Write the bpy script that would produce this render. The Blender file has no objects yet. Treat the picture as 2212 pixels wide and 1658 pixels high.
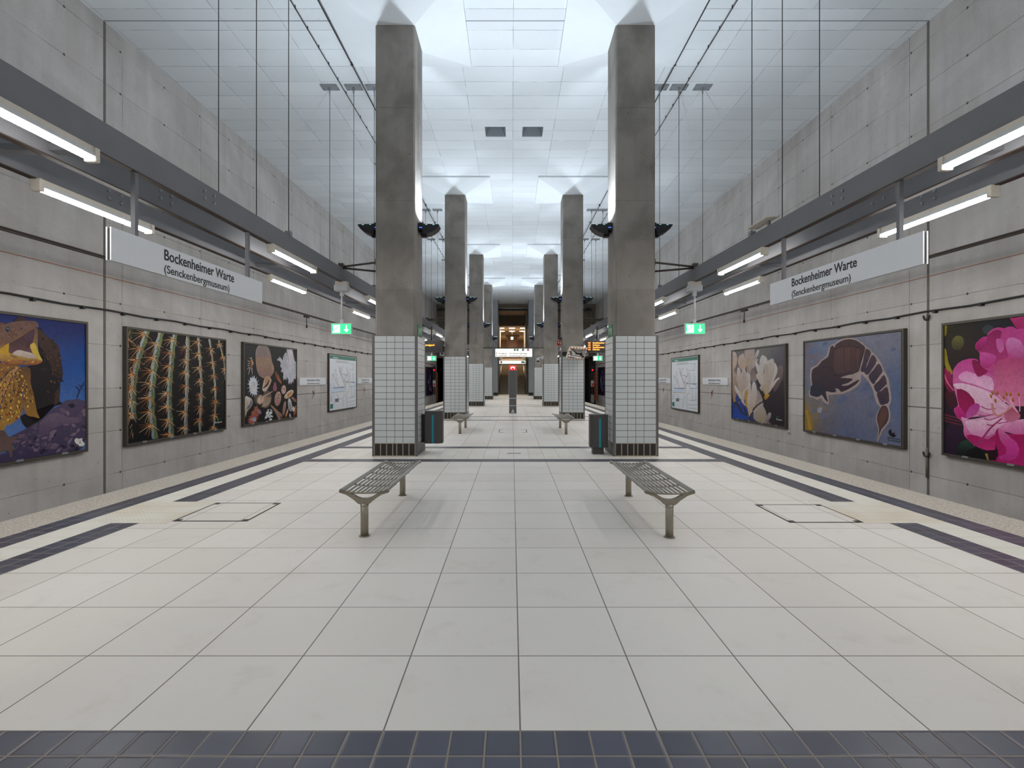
import bpy, bmesh, math, random
from mathutils import Vector, Matrix
PI = math.pi
R = math.radians
# ---------------------------------------------------------------- camera, world, exposure
CAMZ = 1.543
cam_data = bpy.data.cameras.new('camera')
cam = bpy.data.objects.new('camera', cam_data)
bpy.context.scene.collection.objects.link(cam)
cam.location = (0, 0, CAMZ)
cam.rotation_euler = (R(90), 0, 0)
cam_data.sensor_fit = 'HORIZONTAL'
cam_data.sensor_width = 36.0
cam_data.lens = 36.0 * 1091.0 / 2212.0
cam_data.shift_y = -11.0 / 2212.0
cam_data.clip_start = .05
cam_data.clip_end = 300
sc = bpy.context.scene
sc.camera = cam
sc.view_settings.view_transform = 'Standard'
sc.view_settings.look = 'None'
sc.view_settings.gamma = 1.0
sc.view_settings.exposure = 0.0
try: sc.view_settings.use_curve_mapping = False
except Exception: pass
w = bpy.data.worlds.new('world'); sc.world = w; w.use_nodes = True
w.node_tree.nodes['Background'].inputs[0].default_value = (.02, .02, .022, 1)
w.node_tree.nodes['Background'].inputs[1].default_value = 0.3
TUBE = 70.0          # radiance of the fluorescent diffusers
UP_W = 84.0          # flux of each column uplight
UP_COL = (.76, .88, 1.0)
TUBE_COL = (1.0, .975, .94, 1)
col = sc.collection
# ---------------------------------------------------------------- plan of the hall (metres, y runs away from the camera)
P = 9.3
Y0, Y1 = -17.0, 50.0
CEIL = 8.94
def xedge(s, y): return -5.640 + .026 * y if s < 0 else 5.660 - .022 * y      # platform edge
def xwall(s, y): return -8.698 + .0247 * y if s < 0 else 8.715 - .009 * y
BEAM = {-1: (-3.806, -4.326, -4.936), 1: (4.10, 4.59, 5.19)}
TAP = {-1: .0247, 1: -.028}
def xbeam(s, i, y): return BEAM[s][i] + TAP[s] * y
def colx(s, k): return -1.879 - .455 + .148 * k if s < 0 else 2.010 + .455 - .125 * k
def coly(k): return 10.5 + P * k
BZ0, BZ1 = 3.565, 3.85
SIDE = {-1: 'left', 1: 'right'}
NTH = ['first', 'second', 'third', 'fourth', 'fifth', 'sixth', 'seventh', 'eighth', 'ninth', 'tenth', 'eleventh', 'twelfth']
# ---------------------------------------------------------------- helpers
def lin(c):
    return tuple(((v / 255) / 12.92 if v / 255 <= .04045 else ((v / 255 + .055) / 1.055) ** 2.4) for v in c[:3]) + (1,)
class NT:
    def __init__(s, name):
        s.m = bpy.data.materials.new(name); s.m.use_nodes = True
        s.t = s.m.node_tree; s.b = s.t.nodes['Principled BSDF']; s.pos_ = None
    def n(s, t, **k):
        o = s.t.nodes.new(t)
        for a, v in k.items(): setattr(o, a, v)
        return o
    def put(s, sock, v):
        if hasattr(v, 'is_linked') or isinstance(v, bpy.types.NodeSocket): s.t.links.new(v, sock)
        elif isinstance(v, (int, float)):
            try: sock.default_value = v
            except TypeError: sock.default_value = (v, v, v)
        else: sock.default_value = v
    def M(s, op, a, b=0.0, c=None):
        o = s.n('ShaderNodeMath', operation=op); s.put(o.inputs[0], a); s.put(o.inputs[1], b)
        if c is not None: s.put(o.inputs[2], c)
        return o.outputs[0]
    def pos(s):
        if s.pos_ is None:
            g = s.n('ShaderNodeNewGeometry'); x = s.n('ShaderNodeSeparateXYZ'); s.t.links.new(g.outputs['Position'], x.inputs[0]); s.pos_ = (x.outputs[0], x.outputs[1], x.outputs[2])
        return s.pos_
    def obj(s):
        g = s.n('ShaderNodeTexCoord'); x = s.n('ShaderNodeSeparateXYZ'); s.t.links.new(g.outputs['Object'], x.inputs[0]); return (x.outputs[0], x.outputs[1], x.outputs[2])
    def vec(s, x, y, z=0.0):
        c = s.n('ShaderNodeCombineXYZ'); s.put(c.inputs[0], x); s.put(c.inputs[1], y); s.put(c.inputs[2], z); return c.outputs[0]
    def noise(s, v, scale=1.0, detail=3.0, rough=.55, dist=0.0):
        o = s.n('ShaderNodeTexNoise'); s.put(o.inputs['Vector'], v); o.inputs['Scale'].default_value = scale; o.inputs['Detail'].default_value = detail
        o.inputs['Roughness'].default_value = rough; o.inputs['Distortion'].default_value = dist; return o.outputs[0]
    def white(s, v):
        o = s.n('ShaderNodeTexWhiteNoise', noise_dimensions='3D'); s.put(o.inputs['Vector'], v); return o.outputs[0]
    def mix(s, f, a, b, blend='MIX'):
        o = s.n('ShaderNodeMix', data_type='RGBA', blend_type=blend); s.put(o.inputs[0], f); s.put(o.inputs[6], a); s.put(o.inputs[7], b); return o.outputs[2]
    def ramp(s, v, lo, hi):
        o = s.n('ShaderNodeMapRange'); s.put(o.inputs[0], v); o.inputs[1].default_value = lo; o.inputs[2].default_value = hi; return o.outputs[0]
    def line(s, v, period, off, half):      # 1 on joints every period
        return s.M('LESS_THAN', s.M('PINGPONG', s.M('SUBTRACT', v, off), period / 2), half)
    def out(s, colr, rough=.6, bump=None, bstr=.3, bdist=.01, metal=0.0, spec=.5):
        s.put(s.b.inputs['Base Color'], colr); s.put(s.b.inputs['Roughness'], rough); s.b.inputs['Metallic'].default_value = metal
        s.b.inputs['Specular IOR Level'].default_value = spec
        if bump is not None:
            o = s.n('ShaderNodeBump'); o.inputs['Strength'].default_value = bstr; o.inputs['Distance'].default_value = bdist; s.put(o.inputs['Height'], bump); s.t.links.new(o.outputs[0], s.b.inputs['Normal'])
        return s.m
def grey(v): return (v, v, v, 1)
def plain(name, c, rough=.5, metal=0.0, var=.12, scale=9.0, spec=.5):
    s = NT(name); x, y, z = s.obj(); n = s.noise(s.vec(x, y, z), scale, 3)
    a = tuple(min(1, v * (1 + var)) for v in c[:3]) + (1,); b = tuple(v * (1 - var) for v in c[:3]) + (1,)
    return s.out(s.mix(n, a, b), rough, metal=metal, spec=spec)
def emis(name, c, st):
    s = NT(name); s.b.inputs['Base Color'].default_value = tuple(c[:3]) + (1,); s.b.inputs['Emission Color'].default_value = tuple(c[:3]) + (1,); s.b.inputs['Emission Strength'].default_value = st
    return s.m
def concrete_mat(name, c1, c2, joints=None, rough=.85, band=None, blotch=1.0):
    s = NT(name); x, y, z = s.pos()
    big = s.noise(s.vec(x, y, z), .55, 4, .6, .6)
    st = s.noise(s.vec(s.M('MULTIPLY', x, 3), s.M('MULTIPLY', y, 3), s.M('MULTIPLY', z, .35)), 1.2, 4)
    fine = s.noise(s.vec(x, y, z), 34, 4, .65)
    cc = s.mix(s.ramp(big, .3, .7), c1, c2)
    cc = s.mix(s.M('MULTIPLY', s.ramp(st, .42, .72), .35 * blotch), cc, tuple(v * .72 for v in c1[:3]) + (1,))
    cc = s.mix(s.M('MULTIPLY', s.ramp(fine, .3, .75), .22), cc, tuple(v * .6 for v in c1[:3]) + (1,))
    pits = s.M('LESS_THAN', s.noise(s.vec(x, y, z), 22, 1), .245)
    cc = s.mix(s.M('MULTIPLY', pits, .6), cc, tuple(v * .3 for v in c1[:3]) + (1,))
    bump = s.M('ADD', s.M('MULTIPLY', fine, .3), s.M('MULTIPLY', big, .6))
    if joints: cc, bump = joints(s, x, y, z, cc, bump)
    if band:
        f = s.M('LESS_THAN', z, band); cc = s.mix(s.M('MULTIPLY', f, .22), cc, tuple(v * .45 for v in c1[:3]) + (1,))
    return s.out(cc, rough, bump, .35, .02, spec=.25)
def bm_new(): return bmesh.new()
def box(bm, x0, x1, y0, y1, z0, z1, mi=0):
    v = [bm.verts.new(p) for p in [(x0, y0, z0), (x1, y0, z0), (x1, y1, z0), (x0, y1, z0), (x0, y0, z1), (x1, y0, z1), (x1, y1, z1), (x0, y1, z1)]]
    for f in [(0, 3, 2, 1), (4, 5, 6, 7), (0, 1, 5, 4), (1, 2, 6, 5), (2, 3, 7, 6), (3, 0, 4, 7)]:
        bm.faces.new([v[i] for i in f]).material_index = mi
def hexa(bm, lo, hi, mi=0):     # two rings of four points
    v = [bm.verts.new(p) for p in list(lo) + list(hi)]
    for f in [(0, 3, 2, 1), (4, 5, 6, 7), (0, 1, 5, 4), (1, 2, 6, 5), (2, 3, 7, 6), (3, 0, 4, 7)]:
        bm.faces.new([v[i] for i in f]).material_index = mi
def prism(bm, pts, axis, a, b, mi=0):   # extrude a 2D outline along an axis; pts are the two other coordinates in order
    def mk(p, t):
        return {'x': (t, p[0], p[1]), 'y': (p[0], t, p[1]), 'z': (p[0], p[1], t)}[axis]
    A = [bm.verts.new(mk(p, a)) for p in pts]; B = [bm.verts.new(mk(p, b)) for p in pts]
    n = len(pts)
    for f in [A[::-1], B] + [[A[i], A[(i + 1) % n], B[(i + 1) % n], B[i]] for i in range(n)]:
        try: bm.faces.new(f).material_index = mi
        except ValueError: pass
def tube(bm, pts, r, n=8, mi=0, caps=True):
    rings = []
    for i, p in enumerate(pts):
        p = Vector(p); a = Vector(pts[max(i - 1, 0)]); b = Vector(pts[min(i + 1, len(pts) - 1)])
        d = (b - a).normalized(); u = d.cross(Vector((0, 0, 1)))
        if u.length < .01: u = d.cross(Vector((1, 0, 0)))
        u.normalize(); v = d.cross(u)
        rr = r[i] if isinstance(r, (list, tuple)) else r
        rings.append([bm.verts.new(p + rr * (math.cos(2 * PI * k / n) * u + math.sin(2 * PI * k / n) * v)) for k in range(n)])
    for i in range(len(rings) - 1):
        for k in range(n):
            f = bm.faces.new([rings[i][k], rings[i][(k + 1) % n], rings[i + 1][(k + 1) % n], rings[i + 1][k]]); f.material_index = mi; f.smooth = True
    if caps:
        bm.faces.new(rings[0][::-1]).material_index = mi; bm.faces.new(rings[-1]).material_index = mi
def ball(bm, c, r, n=10, sz=1.0, mi=0):
    g = bmesh.ops.create_uvsphere(bm, u_segments=n, v_segments=max(4, n // 2), radius=r)
    for v in g['verts']: v.co = Vector((v.co.x, v.co.y, v.co.z * sz)) + Vector(c)
    for v in g['verts']:
        for f in v.link_faces: f.smooth = True; f.material_index = mi
def link(name, bm, mats, parent=None, bevel=0, loc=None):
    me = bpy.data.meshes.new(name)
    bmesh.ops.recalc_face_normals(bm, faces=bm.faces); bm.to_mesh(me); bm.free()
    for m in (mats if isinstance(mats, (list, tuple)) else [mats]): me.materials.append(m)
    o = bpy.data.objects.new(name, me); col.objects.link(o)
    if parent: o.parent = parent
    if loc: o.location = loc
    if bevel:
        b = o.modifiers.new('bevel', 'BEVEL'); b.width = bevel; b.segments = 2; b.limit_method = 'ANGLE'
    return o
def tag(o, label, cat, group=None, kind=None):
    if label: o['label'] = label
    if cat: o['category'] = cat
    if group: o['group'] = group
    if kind: o['kind'] = kind
    return o
def thing(name, label, cat, loc=(0, 0, 0), rz=0, group=None):
    o = bpy.data.objects.new(name, None); col.objects.link(o); o.location = loc; o.rotation_euler = (0, 0, rz); o.empty_display_size = .1
    return tag(o, label, cat, group)
def struct(name, bm, m, bevel=0):
    o = link(name, bm, m, bevel=bevel); o['kind'] = 'structure'; return o
def dup(root, loc=None, label=None, group=None, scale=None):
    r = root.copy(); col.objects.link(r)
    if loc is not None: r.location = loc
    if label: r['label'] = label
    if group: r['group'] = group
    if scale: r.scale = scale
    for ch in list(root.children):
        c = ch.copy(); col.objects.link(c); c.parent = r
        for g in list(ch.children):
            d = g.copy(); col.objects.link(d); d.parent = c
    return r
FONT = None
def text(name, s, org, right, height, m, parent=None, width=None, bold=.0, align='LEFT', up=(0, 0, 1)):
    """flat lettering: org = left end of the baseline, height = cap height, width = fitted total width"""
    cu = bpy.data.curves.new(name, 'FONT'); cu.body = s; cu.size = height / .727; cu.extrude = .0008; cu.offset = bold * height; cu.align_x = align; cu.resolution_u = 4
    o = bpy.data.objects.new(name, cu); col.objects.link(o)
    dg = bpy.context.evaluated_depsgraph_get(); dg.update()
    me = bpy.data.meshes.new_from_object(o.evaluated_get(dg)); bpy.data.objects.remove(o); me.name = name
    xs = [v.co.x for v in me.vertices]
    if width and xs:
        k = width / (max(xs) - min(xs)); x0 = min(xs) if align == 'LEFT' else 0
        for v in me.vertices: v.co.x = (v.co.x - x0) * k
    r = Vector(right).normalized(); u = Vector(up); n = r.cross(u)
    for v in me.vertices:
        v.co = Vector(org) + r * v.co.x + u * v.co.y + n * v.co.z
    me.materials.clear(); me.materials.append(m)
    q = bpy.data.objects.new(name, me); col.objects.link(q)
    if parent: q.parent = parent
    return q
# ---------------------------------------------------------------- materials
def wall_joints(side):
    y00 = 10.92 if side < 0 else 10.95
    def f(s, x, y, z, cc, bump):
        pan = s.white(s.vec(s.M('FLOOR', s.M('DIVIDE', s.M('SUBTRACT', y, y00), 2.66)), s.M('FLOOR', s.M('DIVIDE', s.M('ADD', z, .457), .903)), side + 3.0))
        cc = s.mix(s.M('MULTIPLY', pan, .10), cc, lin((112, 112, 104)))
        wash = s.noise(s.vec(x, s.M('ADD', y, z), s.M('MULTIPLY', z, 1.3)), .55, 3, .55, .9)
        cc = s.mix(s.M('MULTIPLY', s.ramp(wash, .48, .68), .20), cc, lin((138, 136, 130)))
        cc = s.mix(s.M('MULTIPLY', s.ramp(wash, .46, .28), .24), cc, lin((218, 218, 214)))
        wob = s.M('MULTIPLY', s.M('SUBTRACT', s.noise(s.vec(x, y, z), 1.5, 2), .5), .02)
        ln = s.M('MAXIMUM', s.line(s.M('ADD', y, wob), 2.66, y00, .007), s.line(s.M('ADD', z, wob), .903, -.457, .006))
        ln = s.M('MULTIPLY', ln, s.ramp(s.noise(s.vec(x, y, z), .9, 3), .3, .5))
        dy = s.M('PINGPONG', s.M('SUBTRACT', y, y00 - .05), 1.33 / 2); dz = s.M('PINGPONG', s.M('SUBTRACT', z, -.457), .903 / 2)
        hole = s.M('LESS_THAN', s.M('ADD', s.M('MULTIPLY', dy, dy), s.M('MULTIPLY', dz, dz)), .0006)
        cc = s.mix(s.M('MULTIPLY', ln, .55), cc, lin((60, 56, 50)))
        cc = s.mix(s.M('MULTIPLY', hole, .8), cc, lin((42, 38, 36)))
        gr = s.M('LESS_THAN', s.M('ABSOLUTE', s.M('SUBTRACT', z, .946)), .014)
        cc = s.mix(s.M('MULTIPLY', gr, .7), cc, lin((62, 58, 52)))
        return cc, s.M('SUBTRACT', bump, s.M('MULTIPLY', s.M('MAXIMUM', ln, s.M('MAXIMUM', hole, gr)), .6))
    return f
M = {}
M['wall_l'] = concrete_mat('concrete_wall_l', lin((190, 183, 178)), lin((212, 207, 203)), wall_joints(-1))
M['wall_r'] = concrete_mat('concrete_wall_r', lin((190, 183, 178)), lin((212, 207, 203)), wall_joints(1))
M['end'] = concrete_mat('concrete_end', lin((118, 108, 94)), lin((140, 130, 115)))
def shaft_j(s, x, y, z, cc, bump):
    b2 = s.noise(s.vec(x, y, s.M('MULTIPLY', z, .8)), 1.5, 3, .5, .3)
    cc = s.mix(s.M('MULTIPLY', s.ramp(b2, .45, .62), .38), cc, lin((92, 88, 80)))
    ln = s.M('MAXIMUM', s.M('LESS_THAN', s.M('ABSOLUTE', s.M('SUBTRACT', z, 6.95)), .006), s.M('LESS_THAN', s.M('ABSOLUTE', s.M('SUBTRACT', z, 5.1)), .004))
    return s.mix(s.M('MULTIPLY', ln, .4), cc, lin((70, 66, 60))), bump
M['shaft'] = concrete_mat('concrete_column', lin((150, 143, 136)), lin((163, 157, 151)), shaft_j, band=3.34)
def ceil_mat():
    s = NT('ceiling_paint'); x, y, z = s.pos()
    br = s.ramp(s.noise(s.vec(x, y, z), 1.6, 4, .7), .35, .6)
    fine = s.noise(s.vec(x, y, z), 60, 3)
    row = s.M('FLOOR', s.M('DIVIDE', s.M('SUBTRACT', y, .18), .62))
    wob = s.M('MULTIPLY', s.M('SUBTRACT', s.noise(s.vec(x, y, z), .8, 2), .5), .02)
    l1 = s.line(s.M('ADD', y, wob), .62, .18, .006)
    l2 = s.line(s.M('ADD', x, wob), 1.2, .03, .005)
    l3 = s.M('LESS_THAN', s.M('ABSOLUTE', s.M('SUBTRACT', y, 10.44)), .016)
    ln = s.M('MAXIMUM', s.M('MULTIPLY', s.M('MAXIMUM', l1, l2), br), s.M('MULTIPLY', l3, .9))
    base = s.mix(s.white(s.vec(row, s.M('FLOOR', s.M('DIVIDE', x, 1.2)), 1.0)), lin((222, 226, 228)), lin((232, 236, 238)))
    base = s.mix(s.M('MULTIPLY', s.ramp(s.noise(s.vec(x, y, z), .5, 4), .45, .75), .25), base, lin((200, 206, 208)))
    pit = s.M('LESS_THAN', s.noise(s.vec(x, y, z), 14, 1), .22)
    cc = s.mix(s.M('MULTIPLY', ln, .8), base, lin((100, 104, 110)))
    cc = s.mix(s.M('MULTIPLY', pit, .3), cc, lin((120, 122, 126)))
    return s.out(cc, .9, s.M('SUBTRACT', s.M('MULTIPLY', fine, .15), ln), .3, .01, spec=.2)
M['ceil'] = ceil_mat()
M['capital'] = plain('capital_paint', lin((232, 236, 238)), .9, 0, .03, 3, .2)
DIRT = lin((150, 132, 110))
def floor_mat(name, tx, ty, oy, per, c1, c2, joint, half=.0036):
    s = NT(name); x, y, z = s.pos()
    r = s.M('FLOORED_MODULO', s.M('SUBTRACT', y, oy), per) if per else s.M('SUBTRACT', y, oy)
    ix = s.M('FLOOR', s.M('DIVIDE', s.M('SUBTRACT', x, .036), tx)); iy = s.M('FLOOR', s.M('DIVIDE', s.M('SUBTRACT', y, oy), ty))
    wn = s.white(s.vec(ix, iy, 2.0))
    base = s.mix(wn, c1, c2)
    fine = s.noise(s.vec(x, y, z), 260, 2, .6)
    mid = s.noise(s.vec(x, y, z), 3.2, 5, .65, .4)
    big = s.noise(s.vec(x, y, z), .6, 3)
    base = s.mix(s.M('MULTIPLY', s.ramp(fine, .42, .7), .22), base, lin((150, 146, 138)))
    base = s.mix(s.M('MULTIPLY', s.ramp(mid, .56, .8), .28), base, lin((172, 160, 146)))
    base = s.mix(s.M('MULTIPLY', s.ramp(big, .5, .75), .18), base, lin((196, 176, 160)))
    scuff = s.M('MULTIPLY', s.ramp(s.noise(s.vec(x, y, z), 17, 5, .8, 1.2), .66, .74), s.ramp(s.noise(s.vec(x, y, z), 1.8, 2), .52, .66))
    base = s.mix(s.M('MULTIPLY', scuff, .4), base, lin((120, 112, 98)))
    ln = s.M('MAXIMUM', s.line(x, tx, .036, half), s.M('LESS_THAN', s.M('PINGPONG', r, ty / 2), half))
    cc = s.mix(s.M('MULTIPLY', ln, .88), base, joint)
    return s.out(cc, s.M('ADD', .42, s.M('MULTIPLY', mid, .25)), s.M('SUBTRACT', s.M('MULTIPLY', fine, .1), ln), .25, .004, spec=.4)
JO = lin((78, 70, 64))
M['floor'] = floor_mat('floor_tiles', .6, .6, 2.215, P, lin((215, 208, 200)), lin((222, 216, 209)), JO)
M['bay'] = floor_mat('bay_tiles', .3, .75, .415, P, lin((220, 213, 203)), lin((228, 223, 214)), JO, .002)
def dark_tiles(name, slope, off, tile=.15, oy=.115):
    s = NT(name); x, y, z = s.pos()
    u = s.M('SUBTRACT', x, s.M('MULTIPLY', y, slope))
    ln = s.M('MAXIMUM', s.line(u, tile, off, .0035), s.line(y, tile, oy, .0035))
    wn = s.white(s.vec(s.M('FLOOR', s.M('DIVIDE', s.M('SUBTRACT', u, off), tile)), s.M('FLOOR', s.M('DIVIDE', s.M('SUBTRACT', y, oy), tile)), 1.0))
    base = s.mix(wn, lin((70, 71, 84)), lin((82, 84, 98)))
    base = s.mix(s.M('MULTIPLY', s.noise(s.vec(x, y, z), 9, 3), .4), base, lin((60, 58, 68)))
    edge = s.M('MINIMUM', s.M('PINGPONG', s.M('SUBTRACT', u, off), tile / 2), s.M('PINGPONG', s.M('SUBTRACT', y, oy), tile / 2))
    bump = s.ramp(edge, .0, .012)
    return s.out(s.mix(ln, base, lin((140, 128, 116))), s.mix(ln, grey(.36), grey(.9)), bump, .5, .004, spec=.45)
M['band_x'] = dark_tiles('dark_cross_tiles', 0, .036)
def rib_mat(name, slope, rows=False):
    s = NT(name); x, y, z = s.pos(); u = s.M('SUBTRACT', x, s.M('MULTIPLY', y, slope))
    rb = s.ramp(s.M('PINGPONG', u, .0175), .004, .012)
    if rows: rb = s.M('MULTIPLY', s.ramp(s.M('PINGPONG', s.M('ADD', y, s.M('MULTIPLY', x, .3)), .025), .006, .016), s.ramp(s.M('PINGPONG', u, .03), .004, .012))
    jn = s.line(y, .3, .115, .003)
    base = s.mix(s.noise(s.vec(x, y, z), 2.5, 4), lin((230, 227, 218)), lin((216, 211, 200)))
    if rows: base = s.mix(s.ramp(s.noise(s.vec(x, y, z), 1.7, 4), .35, .7), base, lin((214, 202, 182)))
    base = s.mix(s.M('MULTIPLY', s.M('SUBTRACT', 1, rb), .22), base, lin((150, 140, 120)))
    return s.out(s.mix(s.M('MULTIPLY', jn, .5), base, lin((120, 112, 100))), .6, rb, .6, .006, spec=.3)
def granite():
    s = NT('granite_coping'); x, y, z = s.pos()
    a = s.noise(s.vec(x, y, z), 42, 4, .8); b = s.noise(s.vec(x, y, z), 1.6, 3)
    c = s.mix(s.ramp(a, .38, .62), lin((150, 142, 130)), lin((206, 201, 192)))
    c = s.mix(s.M('MULTIPLY', b, .3), c, lin((178, 160, 140)))
    return s.out(c, .75, a, .4, .006, spec=.3)
M['granite'] = granite()
def tile_clad():
    s = NT('white_glazed_tile'); x, y, z = s.pos(); n = s.noise(s.vec(x, y, z), 2.2, 3)
    return s.out(s.mix(n, lin((190, 196, 197)), lin((204, 209, 209))), .28, spec=.5)
M['tile'] = tile_clad()
M['pale_grout'] = plain('pale_grout', lin((168, 156, 136)), .9)
M['grout'] = plain('grout', lin((104, 96, 82)), .9)
M['plinth'] = plain('black_plinth_tile', lin((34, 30, 28)), .3, 0, .3, 14)
M['strip'] = plain('aluminium_edge', lin((112, 110, 110)), .42, .5, .1)
M['beam'] = plain('grey_painted_steel', lin((122, 122, 126)), .8, 0, .08, 3, .2)
M['rod'] = plain('rod_steel', lin((78, 76, 74)), .5, .3)
M['plate'] = plain('galvanised_plate', lin((138, 142, 144)), .6, 0)
M['cream'] = plain('cream_plastic', lin((205, 198, 184)), .5)
M['tube'] = emis('lit_diffuser', TUBE_COL, TUBE)
M['up_glass'] = emis('uplight_glass', UP_COL, 6.0)
M['black'] = plain('black_shell', lin((24, 23, 24)), .45)
M['blue_led'] = emis('blue_led', (.08, .2, .9), 1.2)
M['cyan_led'] = emis('cyan_mark', (.35, .8, .9), .7)
M['signwhite'] = plain('sign_white', lin((226, 228, 232)), .45, 0, .02)
M['letter'] = plain('letter_black', lin((38, 38, 42)), .5, 0, .02)
M['frame'] = plain('bronze_frame', lin((84, 78, 70)), .5, .3)
M['gasket'] = plain('dark_gasket', lin((26, 24, 24)), .7)
M['cable'] = plain('black_cable', lin((40, 38, 38)), .6)
M['orange'] = plain('orange_wire', lin((170, 96, 54)), .6)
M['brown'] = plain('catenary_wire', lin((62, 50, 42)), .6)
M['bench'] = plain('bench_steel', lin((150, 142, 128)), .38, .55, .1, 14)
M['slat'] = plain('slat_steel', lin((150, 147, 142)), .42, .5, .1, 14)
M['bin'] = plain('bin_anthracite', lin((70, 68, 68)), .5, .1, .08)
M['teal'] = plain('teal_strip', lin((0, 140, 158)), .5, 0, .05)
M['green'] = emis('exit_green', (.03, .62, .22), 1.25)
M['exit_w'] = emis('exit_white', (.8, 1, .9), 1.9)
M['green_flat'] = plain('green_plate', lin((20, 120, 72)), .5)
M['pale'] = plain('pale_print', lin((200, 214, 190)), .5)
M['lightgrey'] = plain('light_grey_plastic', lin((196, 198, 200)), .5)
M['dark'] = plain('dark_metal', lin((46, 44, 44)), .6)
M['redp'] = plain('red_print', lin((180, 30, 34)), .5)
M['tunnel'] = plain('tunnel_dark', lin((44, 38, 34)), .95)
M['pillar'] = plain('info_pillar_grey', lin((104, 103, 101)), .45, .2)
M['redglow'] = emis('red_glow', (1, .012, .02), 1.8)
M['whiteglow'] = emis('white_glow', (1, .95, .88), .98)
M['whitelit'] = emis('phone_white', (1, .8, .78), 1.4)
M['orange_led'] = emis('orange_led', (1, .28, .03), 2.6)
M['display'] = plain('display_black', lin((30, 26, 24)), .4)
M['warmlight'] = emis('warm_light', (1, .86, .68), 14)
M['pink'] = plain('pink_render', lin((196, 160, 146)), .8, 0, .05)
M['step'] = plain('stair_stone', lin((150, 138, 120)), .7, 0, .12, 6)
M['mezz'] = plain('mezzanine_wall', lin((170, 148, 126)), .8, 0, .08)
M['steel'] = plain('brushed_steel', lin((170, 160, 148)), .35, .8)
M['mirror'] = plain('mirror_glass', (.9, .9, .9), .04, 1.0, .0)
M['redwhite_w'] = plain('reflective_white', lin((220, 214, 190)), .5)
M['rail_orange'] = plain('orange_marker', lin((176, 84, 20)), .6)
# ---------------------------------------------------------------- platform and floor
bm = bm_new()
hexa(bm, [(xedge(-1, Y0), Y0, -1.15), (xedge(1, Y0), Y0, -1.15), (xedge(1, 50.2), 50.2, -1.15), (xedge(-1, 50.2), 50.2, -1.15)],
     [(xedge(-1, Y0), Y0, 0), (xedge(1, Y0), Y0, 0), (xedge(1, 50.2), 50.2, 0), (xedge(-1, 50.2), 50.2, 0)])
struct('floor', bm, M['floor'])
tn = [0]
def trim(bm, m):
    tn[0] += 1; return struct('trim_%d' % tn[0], bm, m)
def strip(s, o0, o1, y0, y1, z1=.0015, m=None):      # a strip that follows the platform edge, offsets inward from it
    bm = bm_new(); a, b = (o0, o1) if s < 0 else (-o1, -o0)
    pts = [(xedge(s, y0) + a, y0), (xedge(s, y0) + b, y0), (xedge(s, y1) + b, y1), (xedge(s, y1) + a, y1)]
    hexa(bm, [(p[0], p[1], -.02) for p in pts], [(p[0], p[1], z1) for p in pts]); return trim(bm, m)
for s in (-1, 1):
    sl = .026 if s < 0 else -.022
    e0 = xedge(s, 0)
    d1 = dark_tiles('dark_edge_tiles_' + SIDE[s], sl, e0 - s * .57); rb = rib_mat('tactile_ribs_' + SIDE[s], sl); pt = rib_mat('tactile_studs_' + SIDE[s], sl, True)
    strip(s, 0, .57, Y0, 50.1, .004, M['granite'])
    strip(s, .57, .87, Y0, 50.1, .0025, d1)
    strip(s, .87, 1.21, Y0, 5.40, .003, rb); strip(s, .87, 1.21, 6.34, 50.1, .003, rb)
    d2 = dark_tiles('dark_inner_tiles_' + SIDE[s], sl, e0 - s * 1.21)
    strip(s, 1.21, 1.51, Y0, 5.40, .0025, d2); strip(s, 1.21, 1.51, 6.34, 50.1, .0025, d2)
    strip(s, .87, 1.80, 5.40, 6.34, .003, pt)
def cross(y0, y1, m, z=.0015):
    bm = bm_new(); L = lambda y: xedge(-1, y) + 1.505; Q = lambda y: xedge(1, y) - 1.505
    pts = [(L(y0), y0), (Q(y0), y0), (Q(y1), y1), (L(y1), y1)]
    hexa(bm, [(p[0], p[1], -.02) for p in pts], [(p[0], p[1], z) for p in pts]); trim(bm, m)
for k in range(-1, 6):
    b = .115 + P * k
    cross(b, b + .3, M['band_x']); cross(b + .3, b + 1.8, M['bay']); cross(b + 1.8, b + 2.1, M['band_x'])
# track bed
for s in (-1, 1):
    bm = bm_new(); a0, a1 = xedge(s, Y0), xedge(s, 62); b0, b1 = xwall(s, Y0) + s * .2, xwall(s, 62) + s * .2
    pts = [(a0, Y0), (b0, Y0), (b1, 62), (a1, 62)]
    hexa(bm, [(p[0], p[1], -1.3) for p in pts], [(p[0], p[1], -1.1) for p in pts]); trim(bm, M['tunnel'])
# ---------------------------------------------------------------- walls and ceiling
for s in (-1, 1):
    bm = bm_new(); pts = [(xwall(s, Y0), Y0), (xwall(s, Y0) + s * .3, Y0), (xwall(s, Y1) + s * .3, Y1), (xwall(s, Y1), Y1)]
    hexa(bm, [(p[0], p[1], -1.3) for p in pts], [(p[0], p[1], CEIL + .3) for p in pts]); struct('wall_' + SIDE[s], bm, M['wall_l' if s < 0 else 'wall_r'])
bm = bm_new(); box(bm, -9.2, 9.1, Y0 - .3, Y0, -1.3, CEIL + .3); struct('wall_front', bm, M['end'])
bm = bm_new()
xs = [-9.3, -.80, -.19, .31, .92, 9.3]; ys = [Y0 - .3, 14.83, 15.46, Y1 + .3]
for i in range(5):
    for j in range(3):
        if j == 1 and i in (1, 3): continue
        v = [bm.verts.new(p) for p in [(xs[i], ys[j], CEIL), (xs[i], ys[j + 1], CEIL), (xs[i + 1], ys[j + 1], CEIL), (xs[i + 1], ys[j], CEIL)]]; bm.faces.new(v)
bmesh.ops.remove_doubles(bm, verts=bm.verts, dist=.001)
ext = bmesh.ops.extrude_face_region(bm, geom=bm.faces[:])
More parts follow.
